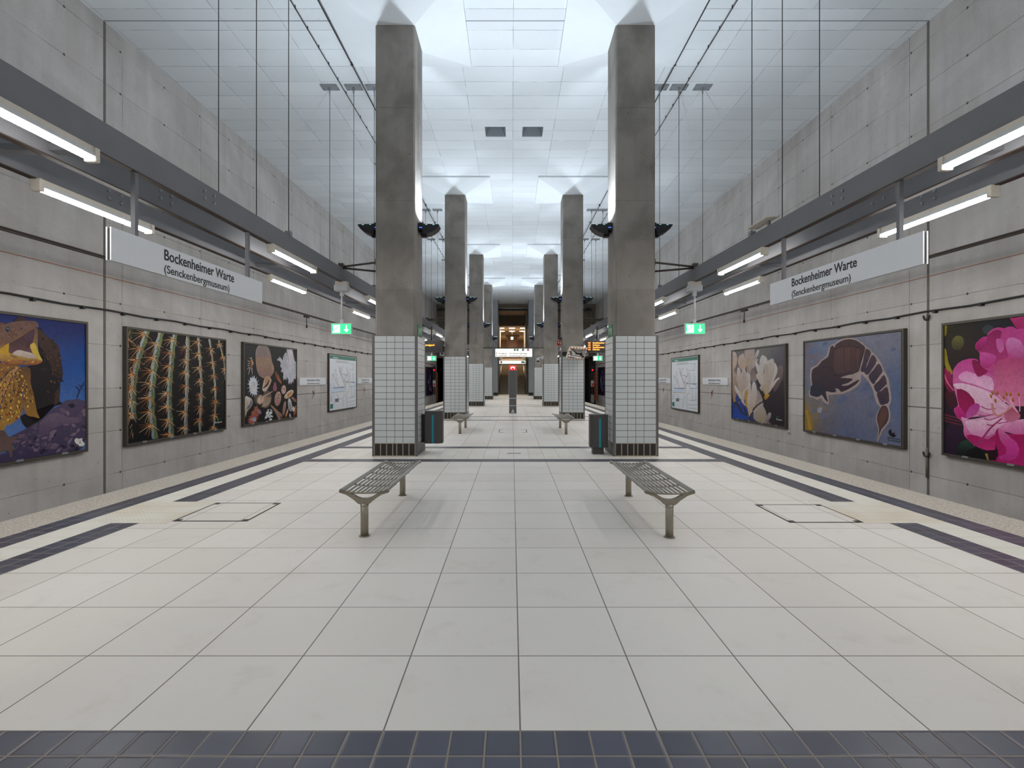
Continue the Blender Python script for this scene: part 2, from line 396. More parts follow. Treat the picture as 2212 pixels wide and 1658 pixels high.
for v in [g for g in ext['geom'] if isinstance(g, bmesh.types.BMVert)]: v.co.z += .45
struct('ceiling', bm, M['ceil'])
for i in (1, 3):                 # the two open shafts in the ceiling
    bm = bm_new(); x0, x1 = xs[i], xs[i + 1]; y0, y1 = ys[1], ys[2]
    h_ = .006; lo = [(x0 + h_, y0 + h_), (x1 - h_, y0 + h_), (x1 - h_, y1 - h_), (x0 + h_, y1 - h_)]; q = .14; hi = [(x0 + q, y0 + .02), (x1 - q, y0 + .02), (x1 - q, y1 - .02), (x0 + q, y1 - .02)]
    A = [bm.verts.new((p[0], p[1], CEIL + .02)) for p in lo]; B = [bm.verts.new((p[0], p[1], CEIL + .44)) for p in hi]
    for a in range(4): bm.faces.new([A[a], A[(a + 1) % 4], B[(a + 1) % 4], B[a]])
    bm.faces.new(B); trim(bm, plain('shaft_grey', lin((150, 156, 160)), .9))
# expansion joints in the side walls
for s in (-1, 1):
    bm = bm_new(); y = 10.46; x = xwall(s, y)
    box(bm, min(x, x - s * .006), max(x, x - s * .006), y - .028, y + .028, -1.1, CEIL); trim(bm, plain('joint_sealant', lin((112, 106, 98)), .9, 0, .3, 5))
# end wall with the stair opening and the tunnel mouths
bm = bm_new(); WB = Y1
box(bm, -9, 9, WB, WB + .5, 8.32, CEIL + .1)
for s in (-1, 1):
    a = sorted((s * 2.9, s * 4.6)); box(bm, a[0], a[1], WB, WB + .5, 0, 8.32)
    a = sorted((s * 4.6, s * 9)); box(bm, a[0], a[1], WB, WB + .5, 3.6, 8.32)
struct('wall_back', bm, M['end'])
bm = bm_new()
for s in (-1, 1):
    a = sorted((s * 4.6, s * 4.75)); box(bm, a[0], a[1], WB + .5, 62, -1.3, 3.7); a = sorted((s * 7.6, s * 8.6)); box(bm, a[0], a[1], WB, 62, -1.3, 3.7)
    a = sorted((s * 4.6, s * 8)); box(bm, a[0], a[1], WB + .5, 62, 3.6, 3.8); box(bm, a[0], a[1], 61.8, 62, -1.3, 3.7)
trim(bm, M['tunnel'])
# upper hall behind the stairs
bm = bm_new()
box(bm, -3.2, 3.2, 50.5, 54.2, 8.32, 8.5); trim(bm, M['mezz'])
bm = bm_new(); box(bm, -3.2, 3.2, 54, 54.3, 7.22, 8.4); trim(bm, M['end'])
bm = bm_new(); box(bm, -6, 6, 54.3, 76, 7.22, 7.5); trim(bm, M['mezz'])
bm = bm_new(); box(bm, -6, 6, 59.2, 76, 3.6, 3.9); trim(bm, M['step'])
bm = bm_new(); box(bm, -6, 6, 76, 76.3, 3.6, 7.5); box(bm, -6.3, -6, 54.3, 76, 0, 7.5); box(bm, 6, 6.3, 54.3, 76, 0, 7.5); trim(bm, M['mezz'])
bm = bm_new(); box(bm, -6.3, -2.9, 50.5, 50.7, 0, 8.4); box(bm, 2.9, 6.3, 50.5, 50.7, 0, 8.4); box(bm, -3.2, -2.9, 50.5, 54.3, 0, 8.4); box(bm, 2.9, 3.2, 50.5, 54.3, 0, 8.4); trim(bm, M['mezz'])
bm = bm_new(); box(bm, -6, 6, 50.2, 59.2, -.3, 0); trim(bm, M['step'])
for s in (-1, 1):
    bm = bm_new(); a = sorted((s * 1.36 + .04, s * 1.50 + .04)); box(bm, a[0], a[1], 50.3, 59.2, 0, 8.32 if True else 5); trim(bm, M['end'])
stair = thing('staircase', 'stone staircase rising to the upper hall at the far end of the platform', 'stairs', (0.04, 50.2, 0))
bm = bm_new(); z = 0; y = 0.0
for i in range(12): box(bm, -1.30, 1.30, y, 9.0, z, z + .162); z += .162; y += .29
y = 5.4
for i in range(12): box(bm, -1.30, 1.30, y, 9.0, z, z + .163); z += .163; y += .30
link('steps', bm, M['step'], stair)
for s in (-1, 1):
    bm = bm_new(); tube(bm, [(s * 1.2, 0, .95), (s * 1.2, 3.5, 2.9), (s * 1.2, 5.4, 2.9), (s * 1.2, 9.0, 4.9)], .03, 8); link('handrail', bm, M['steel'], stair)
pc = thing('round_column', 'round pink column standing in the upper hall beyond the stairs', 'column', (.06, 66, 3.9))
bm = bm_new(); tube(bm, [(0, 0, 0), (0, 0, 3.05)], .66, 32); link('shaft', bm, M['pink'], pc)
bm = bm_new(); tube(bm, [(0, 0, 3.05), (0, 0, 3.32)], .9, 32); link('collar', bm, M['mezz'], pc)
n = 0
for y, zz in ((56.0, .3), (59.6, .65)):
    for x in (-1.2, 0.0, 1.22):
        t = thing('ceiling_light', ('small' if y < 58 else 'large') + ' warm ceiling light in the upper hall, ' + ('left' if x < -1 else 'middle' if x < 1 else 'right') + ' of its row', 'ceiling light', (x, y, 7.22), 0, 'warm ceiling lights of the upper hall')
        bm = bm_new(); tube(bm, [(0, 0, -.05), (0, 0, 0)], .36, 20); link('rim', bm, M['lightgrey'], t)
        bm = bm_new(); tube(bm, [(0, 0, -.065), (0, 0, -.05)], .33, 20); link('diffuser', bm, M['warmlight'], t)
t = thing('hanging_exit_lamp', 'small lit greenish white exit box hanging on a rod in the upper hall', 'lamp', (.0, 58, 6.05))
bm = bm_new(); box(bm, -.14, .14, -.06, .06, 0, .28); link('lit_box', bm, M['exit_w'], t)
bm = bm_new(); tube(bm, [(0, 0, .28), (0, 0, 1.17)], .02, 6); link('rod', bm, M['dark'], t)
bm = bm_new(); box(bm, -.14, .14, -.065, -.06, 0, .06); link('green_edge', bm, M['green'], t)
# warm downlighting of the stairs: the flush lamps in the upper hall ceiling
for nm, loc, e in (('upper_hall_lamp', (0, 57.6, 7.15), 95), ('upper_hall_lamp', (0, 68, 7.15), 90)):
    l = bpy.data.lights.new(nm, 'AREA'); l.shape = 'RECTANGLE'; l.size = 2.2; l.size_y = .5; l.energy = e * 5; l.color = (1, .84, .66)
    o = bpy.data.objects.new(nm, l); col.objects.link(o); o.location = loc
# duct across the end wall
bm = bm_new(); tube(bm, [(-7.4, 49.91, 8.52), (7.9, 49.91, 8.52)], .09, 8)
tag(link('ventilation_duct', bm, M['steel']), 'silvery duct running across the end wall above the stair opening', 'duct')
bm = bm_new(); box(bm, -7.4, 7.9, 49.75, 50.0, 8.26, 8.40)
tag(link('roller_shutter_rail', bm, M['dark']), 'dark rail across the end wall just above the stair opening', 'rail')
# ---------------------------------------------------------------- columns
def tiled_face(bm, bm2, ax, sgn, half, rows_z, cols, gap=.0095, proud=.004):
    for (za, zb) in rows_z:
        for (ca, cb) in cols:
            a, b = ca + gap / 2, cb - gap / 2; z0, z1 = za + gap / 2, zb - gap / 2
            f0, f1 = sorted((sgn * half, sgn * (half + proud)))
            if ax == 'y': box(bm, a, b, f0, f1, z0, z1)
            else: box(bm, f0, f1, a, b, z0, z1)
W2 = .445
wc = [(-.405, -.163), (-.163, 0), (0, .163), (.163, .405)]
pcs = [(-.405, -.283), (-.283, -.162), (-.162, -.04), (-.04, .04), (.04, .162), (.162, .283), (.283, .405)]
rowsz = [(.262 + .1258 * i, .262 + .1258 * (i + 1)) for i in range(17)]
def make_column():
    t = thing('tiled_column', None, 'column')
    bm = bm_new(); h = .395; hy = .425
    c = .03; pts = [(-h + c, -hy), (h - c, -hy), (h, -hy + c), (h, hy - c), (h - c, hy), (-h + c, hy), (-h, hy - c), (-h, -hy + c)]
    prism(bm, pts, 'z', 2.39, 8.60); link('shaft', bm, M['shaft'], t)
    bm = bm_new(); g = 1.38; z1 = CEIL - .055
    A = [bm.verts.new((x, y, 8.60)) for x, y in ((-h, -hy), (h, -hy), (h, hy), (-h, hy))]
    B = [bm.verts.new((x, y, z1)) for x, y in ((-g, -g), (g, -g), (g, g), (-g, g))]
    C_ = [bm.verts.new((x, y, CEIL)) for x, y in ((-g, -g), (g, -g), (g, g), (-g, g))]
    for i in range(4):
        bm.faces.new([A[i], A[(i + 1) % 4], B[(i + 1) % 4], B[i]]); bm.faces.new([B[i], B[(i + 1) % 4], C_[(i + 1) % 4], C_[i]])
    bm.faces.new(A[::-1]); bm.faces.new(C_)
    link('capital', bm, M['capital'], t)
    bm = bm_new(); box(bm, -W2, W2, -W2, W2, 0, 2.405); link('cladding_core', bm, M['grout'], t)
    bm = bm_new(); box(bm, -W2 - .001, W2 + .001, -W2 - .001, W2 + .001, 0, .264); link('plinth_grout', bm, M['pale_grout'], t)
    bm = bm_new(); b2 = bm_new()
    for ax in 'xy':
        for sg in (-1, 1):
            tiled_face(bm, None, ax, sg, W2, rowsz, wc); tiled_face(b2, None, ax, sg, W2, [(.012, .262)], pcs, .018)
    link('white_tiles', bm, M['tile'], t); link('black_plinth_tiles', b2, M['plinth'], t)
    for sx in (-1, 1):
        for sy in (-1, 1):
            bm = bm_new(); a = W2 + .008
            pts = [(sx * a, sy * (a - .045)), (sx * a, sy * (a - .012)), (sx * (a - .012), sy * a), (sx * (a - .045), sy * a), (sx * (a - .045), sy * (a - .012)), (sx * (a - .012), sy * (a - .045))]
            if sx * sy < 0: pts = pts[::-1]
            prism(bm, pts, 'z', 0, 2.41); link('corner_strip', bm, M['strip'], t)
    return t
col0 = make_column()
COLN = ['nearest', 'second', 'third', 'fourth']
first = True
for k in (-2, -1, 0, 1, 2, 3):
    for s in (-1, 1):
        lab = 'grey concrete column with white tiled base, %s of the %s row' % (('beside the camera' if k == -1 else 'behind the camera' if k < 0 else COLN[k]), SIDE[s])
        loc = (colx(s, k), coly(k), 0)
        if first: t = col0; t.location = loc; t['label'] = lab; t['group'] = 'tiled concrete columns'; first = False
        else: t = dup(col0, loc, lab, 'tiled concrete columns')
def full_tile_mat():
    s = NT('small_wall_tile'); x, y, z = s.pos()
    ln = s.M('MAXIMUM', s.line(s.M('ADD', x, y), .165, 0, .008), s.line(z, .126, .01, .007))
    return s.out(s.mix(ln, lin((168, 174, 178)), lin((96, 92, 88))), .4)
M['fulltile'] = full_tile_mat()
for s in (-1, 1):
    t = thing('tiled_pillar', 'fully tiled pillar on the %s side of the stair opening' % SIDE[s], 'column', (colx(s, 4), coly(4), 0), 0, 'tiled pillars at the stairs')
    bm = bm_new(); box(bm, -.44, .44, -.44, .44, .27, 8.94); link('tiled_shaft', bm, M['fulltile'], t)
    bm = bm_new(); box(bm, -.43, .43, -.43, .43, 0, .27); link('black_plinth', bm, M['plinth'], t)
    for sx in (-1, 1):
        bm = bm_new(); a = sorted((sx * .40, sx * .455)); box(bm, a[0], a[1], -.455, -.40, 0, 8.94); link('corner_strip', bm, M['strip'], t)
# ---------------------------------------------------------------- column uplights
def make_uplight():
    t = thing('column_uplight', None, 'uplight')
    bm = bm_new(); box(bm, 0, .10, -.13, .13, -.10, .055); link('mounting_box', bm, M['black'], t, .008)
    bm = bm_new(); prism(bm, [(0, -.10), (.05, -.22), (.17, -.22), (.10, -.06), (.0, -.02)], 'y', -.05, .05); link('bracket', bm, M['black'], t)
    bm = bm_new(); pts = [(.09, .03), (.43, .015), (.425, -.01), (.38, -.07), (.31, -.125), (.22, -.165), (.13, -.18), (.09, -.17)]
    prism(bm, pts, 'y', -.14, .14); link('lamp_shell', bm, M['black'], t, .006)
    bm = bm_new(); v = [bm.verts.new(p) for p in [(.12, -.11, .033), (.40, -.11, .021), (.40, .11, .021), (.12, .11, .033)]]; bm.faces.new(v); link('lamp_glass', bm, M['up_glass'], t)
    bm = bm_new(); box(bm, .02, .085, -.136, -.131, -.055, -.04); link('status_light', bm, M['blue_led'], t)
    for a, b in ((.15, .004), (.30, -.001)):
        bm = bm_new(); box(bm, a, a + .04, -.146, -.141, b, b + .012); link('clip', bm, M['cyan_led'], t)
    return t
up0 = None
for k in (-2, -1, 0, 1, 2, 3):
    for s in (-1, 1):
        for q in (-1, 1):
            loc = (colx(s, k) + q * .405, coly(k), 4.70)
            lab = 'black wing shaped uplight on the %s face of the %s %s-row column' % ('left' if q < 0 else 'right', COLN[k] if k >= 0 else ('camera side' if k == -1 else 'rearmost'), SIDE[s])
            if up0 is None: up0 = make_uplight(); t = up0; t.location = loc; t['label'] = lab; t['group'] = 'uplights on the columns'
            else: t = dup(up0, loc, lab, 'uplights on the columns')
            t.scale = (q, 1, 1)
            l = bpy.data.lights.new('uplight_lamp', 'AREA'); l.shape = 'RECTANGLE'; l.size = .10; l.size_y = .09; l.energy = UP_W; l.color = UP_COL; l.spread = R(165)
            o = bpy.data.objects.new('uplight_lamp', l); col.objects.link(o); o.location = (loc[0] + q * .26, loc[1], loc[2] + .05); o.rotation_euler = (R(180), q * R(14), 0)
# ---------------------------------------------------------------- steel beams
NM = ['inner', 'middle', 'outer']
for s in (-1, 1):
    for i in range(3):
        t = thing('steel_beam', 'long dark grey steel beam, %s of the three over the %s platform edge' % (NM[i], SIDE[s]), 'beam', (xbeam(s, i, 20), 20, BZ0), 0, 'long steel beams over the platform edges')
        bm = bm_new(); h = .03; a, b = Y0 - 20, 49.8 - 20
        xa, xb = TAP[s] * a, TAP[s] * b
        pts = [(xa - h, a), (xa + h, a), (xb + h, b), (xb - h, b)]
        hexa(bm, [(p[0], p[1], 0) for p in pts], [(p[0], p[1], BZ1 - BZ0) for p in pts]); link('beam_body', bm, M['beam'], t)
        bm = bm_new(); h = .036
        pts = [(xa - h, a), (xa + h, a), (xb + h, b), (xb - h, b)]
        hexa(bm, [(p[0], p[1], -.012) for p in pts], [(p[0], p[1], 0) for p in pts]); link('bottom_flange', bm, M['brown'], t)
        for yy in (6.05, 15.35):
            for dy in (-.09, .09):
                for dz in (.11, .2):
                    bm = bm_new(); x = TAP[s] * (yy + dy - 20) - s * .03
                    tube(bm, [(x, yy + dy - 20, dz), (x - s * .014, yy + dy - 20, dz)], .018, 8); link('bolt', bm, M['plate'], t)
# cross bars between the beams
cb = None; i_ = 0
for s in (-1, 1):
    for n_, y in enumerate([4.6, 9.25, 13.9, 18.55, 23.2, 27.85, 32.5, 37.15]):
        bm = bm_new(); xa, xb = sorted((xbeam(s, 0, y), xbeam(s, 2, y))); box(bm, xa + .03, xb - .03, y - .05, y + .05, BZ0 + .04, BZ0 + .10)
        tag(link('cross_bar', bm, M['beam']), 'short steel cross bar between the %s beams, %s from the camera' % (SIDE[s], NTH[n_]), 'cross bar', 'cross bars between the beams')
# ---------------------------------------------------------------- hanger rods
def make_hanger(top):
    t = thing('hanger_rod', None, 'hanger rod')
    L = CEIL - BZ1
    bm = bm_new(); tube(bm, [(0, 0, .02), (0, 0, L - .03)], .0072, 6); link('rod', bm, M['rod'], t)
    bm = bm_new(); box(bm, -.21, .21, -.13, .13, L - .02, L)
    for sx in (-1, 1):
        for sy in (-1, 1): box(bm, sx * .17 - .015, sx * .17 + .015, sy * .09 - .015, sy * .09 + .015, L - .035, L - .02)
    link('ceiling_plate', bm, M['plate'], t)
    bm = bm_new(); tube(bm, [(0, 0, L - .16), (0, 0, L - .02)], .02, 8); box(bm, -.03, .03, -.02, .02, L - .09, L - .02); link('turnbuckle', bm, M['plate'], t)
    bm = bm_new(); box(bm, -.045, .045, -.04, .04, -.005, .07); tube(bm, [(0, -.05, .03), (0, .05, .03)], .016, 8); link('clamp', bm, M['plate'], t)
    return t
h0 = None
for s in (-1, 1):
    for n_ in range(10):
        y = 3.5 + 4.65 * n_
        for i in range(3):
            loc = (xbeam(s, i, y), y, BZ1)
            lab = 'thin steel hanger rod holding the %s %s beam, %s rod from the camera' % (NM[i], SIDE[s], NTH[n_])
            if h0 is None: h0 = make_hanger(0); t = h0; t.location = loc; t['label'] = lab; t['group'] = 'hanger rods of the beams'
            else: dup(h0, loc, lab, 'hanger rods of the beams')
bm = bm_new(); box(bm, xbeam(1, 0, 8) - .13, xbeam(1, 0, 8) + .05, 7.45, 8.06, BZ1 + .075, BZ1 + .09)
tag(link('pale_board', bm, M['cream']), 'thin pale board lying on the inner right beam just before the second hanger rod', 'board')
bm = bm_new(); box(bm, xbeam(1, 0, 8) - .02, xbeam(1, 0, 8) + .02, 7.6, 7.64, BZ1, BZ1 + .075); link('support', bm, M['plate'], bpy.data.objects['pale_board'])
# ---------------------------------------------------------------- fluorescent battens
def make_lamp():
    t = thing('tube_lamp', None, 'lamp'); L = 1.58
    bm = bm_new(); box(bm, -.035, .035, .03, L - .03, -.055, 0); link('housing', bm, M['cream'], t)
    for y in (0, L - .055):
        bm = bm_new(); box(bm, -.055, .055, y, y + .055, -.13, -.002); link('end_cap', bm, M['cream'], t, .012)
    bm = bm_new(); n = 10; r = .038; A = []; B = []
    for k in range(n + 1):
        an = PI + PI * k / n; A.append((r * math.cos(an), -.085 + r * math.sin(an)))
    for k in range(n):
        p, q = A[k], A[k + 1]
        v = [bm.verts.new(c) for c in [(p[0], .055, p[1]), (q[0], .055, q[1]), (q[0], L - .055, q[1]), (p[0], L - .055, p[1])]]; bm.faces.new(v)
    v = [bm.verts.new(c) for c in [(-r, .055, -.085), (-r, L - .055, -.085), (r, L - .055, -.085), (r, .055, -.085)]]; bm.faces.new(v)
    link('lit_diffuser', bm, M['tube'], t)
    bm = bm_new()
    for sx in (-1, 1): box(bm, min(sx * .045, sx * .035), max(sx * .045, sx * .035), .055, L - .055, -.085, -.05)
    link('reflector', bm, M['lightgrey'], t)
    return t
l0 = None
for s in (-1, 1):
    for i, st in ((0, 2.87 if s < 0 else 3.05), (2, 5.07 if s < 0 else 5.24)):
        for n_ in range(-4, 9):
            y = st + 4.65 * n_
            if y < -16.5 or y > 44: continue
            loc = (xbeam(s, i, y + .8), y, BZ0)
            nm = 'nearest the camera' if n_ == 0 else ('%s from the camera' % NTH[n_] if n_ > 0 else '%s behind the camera' % NTH[-n_ - 1])
            lab = 'lit fluorescent tube lamp under the %s %s beam, %s' % (NM[i], SIDE[s], nm)
            if l0 is None: l0 = make_lamp(); t = l0; t.location = loc; t['label'] = lab; t['group'] = 'tube lamps under the beams'
            else: t = dup(l0, loc, lab, 'tube lamps under the beams')
            t.rotation_euler = (0, 0, -math.atan(TAP[s]))
# ---------------------------------------------------------------- station name signs hung from the inner beams
for s in (-1, 1):
    ya, yb = (4.62, 7.28) if s < 0 else (4.84, 7.56)
    ym = (ya + yb) / 2; X = xbeam(s, 0, ym) + s * .0
    t = thing('station_sign', 'long white hanging sign reading Bockenheimer Warte over the %s platform edge' % SIDE[s], 'sign', (X, ym, 0), -math.atan(TAP[s]), 'hanging station name signs')
    L = (yb - ya) / 2; z0, z1 = (2.63, 2.935) if s < 0 else (2.645, 2.96)
    for q in (-1, 1):
        bm = bm_new(); a = sorted((q * .012, q * .026)); box(bm, a[0], a[1], -L, L, z0, z1); link('sign_panel', bm, M['signwhite'], t)
    bm = bm_new(); box(bm, -.011, .011, -L + .01, L - .01, z0 + .008, z1 - .008); link('core', bm, M['dark'], t)
    for y in ((4.93, 6.94) if s < 0 else (5.15, 7.24)):
        bm = bm_new(); box(bm, -.022, .022, y - ym - .022, y - ym + .022, z1 - .02, BZ0 + .01); link('post', bm, M['beam'], t)
    f = -s * .0275; d = (0, 1, 0) if s < 0 else (0, -1, 0)
    b0 = (5.30 - ym) if s < 0 else (7.0 - ym)
    text('lettering', 'Bockenheimer Warte', (f, b0, z1 - .14), d, .115, M['letter'], t, 1.27, .022)
    text('lettering', '(Senckenbergmuseum)', (f, b0, z0 + .03), d, .088, M['letter'], t, 1.17, .012)
# ---------------------------------------------------------------- small station signs and notices on the walls
def wall_thing(name, label, cat, s, y, z, group=None):
    return thing(name, label, cat, (xwall(s, y), y, z), -math.atan(.0247 if s < 0 else -.009), group)
for s, ys_ in ((-1, ((19.45, 22.0), (26.2, 28.8), (38.0, 40.6))), (1, ((19.9, 22.45), (26.9, 29.5), (38.6, 41.2)))):
    for n_, (ya, yb) in enumerate(ys_):
        t = wall_thing('wall_sign', 'small white station name board on the %s wall, %s' % (SIDE[s], ['between the poster and the network map', 'beyond the network map', 'in the darker far part'][n_]), 'sign', s, (ya + yb) / 2, 1.295, 'station name boards on the walls')
        L = (yb - ya) / 2; bm = bm_new(); a = sorted((0, -s * .045)); box(bm, a[0], a[1], -L, L, 0, .30); link('board', bm, M['signwhite'], t)
        d = (0, 1, 0) if s < 0 else (0, -1, 0)
        text('lettering', 'Bockenheimer Warte', (-s * .047, s * .62, .155), d, .095, M['letter'], t, 1.24, .01)
        text('lettering', '(Senckenbergmuseum)', (-s * .047, s * .60, .035), d, .075, M['letter'], t, 1.18, .005)
for s, ys_ in ((-1, (20.8, 27.4)), (1, (21.5, 28.2))):
    for n_, y in enumerate(ys_):
        t = wall_thing('crossing_ban_notice', 'small black figure with red slash painted under the %s name board on the %s wall' % (NTH[n_], SIDE[s]), 'notice', s, y, .84, 'crossing ban notices'); t.scale = (1, .7, .7)
        bm = bm_new(); f0, f1 = sorted((0, -s * .006))
        prism(bm, [(-.05, .16), (.16, .2), (.12, .24), (-.06, .22)], 'x', f0, f1); prism(bm, [(-.06, .0), (-.02, .0), (.06, .22), (.02, .22)], 'x', f0, f1); prism(bm, [(.02, .22), (.06, .2), (.16, .04), (.12, .02)], 'x', f0, f1); prism(bm, [(-.12, .24), (-.02, .2), (.0, .24), (-.1, .32)], 'x', f0, f1)
        link('figure', bm, M['letter'], t)
        bm = bm_new(); k = -s; f0, f1 = sorted((-s * .006, -s * .009))
        prism(bm, [(k * -.2, -.18), (k * -.16, -.18), (k * .2, .36), (k * .16, .36)], 'x', f0, f1); link('red_slash', bm, M['redp'], t)
# ---------------------------------------------------------------- posters
# poster artwork: outlines drawn on oblique sheets, squared up into metres on each flat poster
def draw_posters():
    F=1091.;HX,HY=1106.,818.
    WL=(-8.698,.0247); WR=(8.715,-.009)
    def wall(side,x,y):
        a,b=WL if side=='L' else WR
        z=a/((x-HX)/F-b); return z,(HY-y)*z/F
    def spl(P,n=3,closed=True):
        out=[];N=len(P)
        for i in range(N if closed else N-1):
            p0=P[(i-1)%N] if closed or i>0 else P[0];p1=P[i];p2=P[(i+1)%N];p3=P[(i+2)%N] if closed or i+2<N else P[-1]
            for k in range(n):
                t=k/n;out.append(tuple(.5*((2*p1[j])+(-p0[j]+p2[j])*t+(2*p0[j]-5*p1[j]+4*p2[j]-p3[j])*t*t+(-p0[j]+3*p1[j]-3*p2[j]+p3[j])*t**3) for j in (0,1)))
        if not closed: out.append(P[-1])
        return out
    class A:
        def __init__(s,side,org,sc,z0,z1,h0,h1):
            s.side=side;s.org=org;s.sc=sc;s.z0=z0;s.z1=z1;s.h0=h0;s.h1=h1;s.L=[]
        def m(s,p):
            z,h=wall(s.side,s.org[0]+p[0]/s.sc,s.org[1]+p[1]/s.sc)
            u=(z-s.z0) if s.side=='L' else (s.z1-z)
            w=s.z1-s.z0
            return (round(min(max(u,.0),w),3),round(min(max(h-s.h0,0),s.h1-s.h0),3))
        def poly(s,P,c,c2=None,ax=1,smooth=0,cen=None):
            # c colour; c2 second colour: gradient along axis ax or to centre cen
            if smooth:P=spl(P,smooth)
            Q=[s.m(p) for p in P]
            # drop duplicates
            R=[];K=[]
            lo=min(p[ax] for p in P);hi=max(p[ax] for p in P)
            for p,q in zip(P,Q):
                if R and R[-1]==q: continue
                R.append(q)
                t=(p[ax]-lo)/(hi-lo+1e-9)
                if c2 and not cen: K.append(tuple(round(c[i]+(c2[i]-c[i])*t) for i in range(3)))
                else: K.append(c)
            if len(R)>2 and R[0]==R[-1]: R.pop();K.pop()
            if len(R)<3:return
            if not c2: K=c
            s.L.append((R,K,(s.m(cen),c2) if cen else None))
        def line(s,P,w,c,c2=None,w2=None,smooth=0):
            if smooth:P=spl(P,smooth,False)
            w2=w if w2 is None else w2;a=[];b=[];n=len(P)
            for i,p in enumerate(P):
                q0=P[max(i-1,0)];q1=P[min(i+1,n-1)];dx,dy=q1[0]-q0[0],q1[1]-q0[1];l=math.hypot(dx,dy) or 1
                ww=(w+(w2-w)*i/(n-1))/2;a.append((p[0]-dy/l*ww,p[1]+dx/l*ww));b.append((p[0]+dy/l*ww,p[1]-dx/l*ww))
            s.poly(a+b[::-1],c,c2)
        def ell(s,cx,cy,rx,ry,rot,c,c2=None,n=12,jag=0,cen=False,seed=1):
            r=random.Random(seed);P=[]
            for i in range(n):
                t=2*math.pi*i/n;k=1+(r.uniform(-jag,jag) if jag else 0)
                if jag and i%2:k*=(1-jag)
                x,y=rx*k*math.cos(t),ry*k*math.sin(t);co,si=math.cos(rot),math.sin(rot)
                P.append((cx+x*co-y*si,cy+x*si+y*co))
            s.poly(P,c,c2,cen=(cx,cy) if cen else None)
    ART={}
    # ---- frilled lizard -------------------------------------------------
    a=A('L',(0,660),4.605,6.42,9.97,-1.43,1.12)
    RG=random.Random(3)
    BLU=(28,44,110)
    a.poly([(-700,20),(840,150),(838,1460),(-700,1700)],(30,40,105),(80,130,185),ax=1)
    a.L.pop(); a.L.append(([(0,0),(3.55,0),(3.55,.9),(3.55,1.7),(3.55,2.55),(0,2.55),(0,1.7),(0,.9)],[(90,120,170),(95,125,180),(70,110,175),(25,75,150),(30,38,100),(35,45,110),(30,75,150),(80,120,180)],None))
    # dark mass of frill right of head
    a.poly([(340,220),(400,270),(430,300),(520,380),(545,400),(570,520),(590,680),(580,730),(600,755),(560,760),(565,830),(555,950),(600,975),(500,1000),(420,1080),(360,1140),(300,1150),(210,1090),(160,1110),(220,1215),(330,1170),(250,900),(150,640),(330,560)],(34,27,30),smooth=2)
    a.poly([(345,230),(400,275),(440,310),(520,385),(545,400),(568,520),(588,680),(560,725),(500,690),(470,600),(420,480),(370,420),(340,340)],(78,56,48),(58,40,34),smooth=2)
    a.poly([(500,880),(560,790),(556,950),(520,980),(500,990)],(70,48,42))
    for i in range(14):
        x=RG.uniform(380,550);y=RG.uniform(330,680);a.ell(x,y,RG.uniform(8,20),RG.uniform(6,14),RG.uniform(0,3),(50,36,34))
    # body left filler
    a.poly([(-700,150),(0,170),(0,1250),(-60,1700),(-700,1700)],(120,80,50),(90,60,40))
    # body running out to the left of the sheet
    a.poly([(-1590,500),(-900,300),(-400,330),(-100,900),(-200,1700),(-1590,1900)],(96,66,50),(70,48,44),smooth=2)
    # frill yellow left lobe
    a.poly([(-300,560),(150,600),(160,700),(140,850),(120,960),(60,1100),(10,1210),(-60,1300),(-300,1200)],(150,106,58),(168,126,56),smooth=2)
    a.poly([(150,620),(260,620),(265,760),(300,900),(330,1060),(358,1118),(300,1105),(230,1090),(200,1020),(190,880),(150,760)],(104,72,46),(164,118,52),smooth=2)
    a.poly([(150,780),(185,900),(190,1040),(150,1110),(90,1165),(25,1190),(60,1100),(110,960)],(128,88,48),(168,124,58),smooth=2)
    for i in range(90):
        x=RG.uniform(-120,330);y=RG.uniform(640,1180)
        if x>200 and (y<700+(x-200)*2 or y>1100): continue
        if y>1250-x*.9: continue
        a.ell(x,y,RG.uniform(5,13),RG.uniform(8,20),RG.uniform(-.6,.6),RG.choice([(150,60,30),(40,40,70),(220,180,60),(120,50,30),(230,190,90)]),n=6)
    for k in range(6):
        a.line([(160,605),(60,640+k*20),(-60,760+k*60)],4,RG.choice([(215,170,110),(140,60,50),(60,60,110),(200,150,90)]),w2=9,smooth=2)
    for i in range(330):
        x=RG.uniform(-240,330);y=RG.uniform(610,1180)
        if y>1200-max(0,x)*.85 or (x>170 and y<640+(x-170)*2.2):continue
        a.ell(x,y,RG.uniform(4,9),RG.uniform(6,15),RG.uniform(-.7,.7),RG.choice([(140,92,40),(206,164,70),(120,70,36),(170,112,44),(90,60,36),(222,184,90),(60,48,48)]),n=5)
    for i in range(60):
        x=RG.uniform(360,560);y=RG.uniform(320,960)
        if x<430 and y>560: continue
        a.ell(x,y,RG.uniform(5,13),RG.uniform(6,16),RG.uniform(-1,1),RG.choice([(92,64,52),(60,42,38),(104,74,58),(46,34,34)]),n=5)
    # crest
    a.poly([(95,160),(110,125),(125,130),(140,110),(155,105),(165,118),(180,112),(195,125),(215,125),(225,140),(240,150)],(70,48,50))
    # head upper
    a.poly([(-400,330),(-100,220),(0,185),(60,165),(170,152),(250,150),(310,155),(335,180),(342,210),(320,215),(265,230),(180,285),(100,330),(20,370),(-100,430),(-400,560)],(120,90,82),(140,100,70),smooth=2)
    for i in range(40):
        x=RG.uniform(-60,300);y=RG.uniform(165,300)-max(0,(x-150))*.25+20
        a.ell(x,y,RG.uniform(4,12),RG.uniform(3,7),-.5,RG.choice([(98,70,64),(150,112,100),(84,60,60)]),n=6)
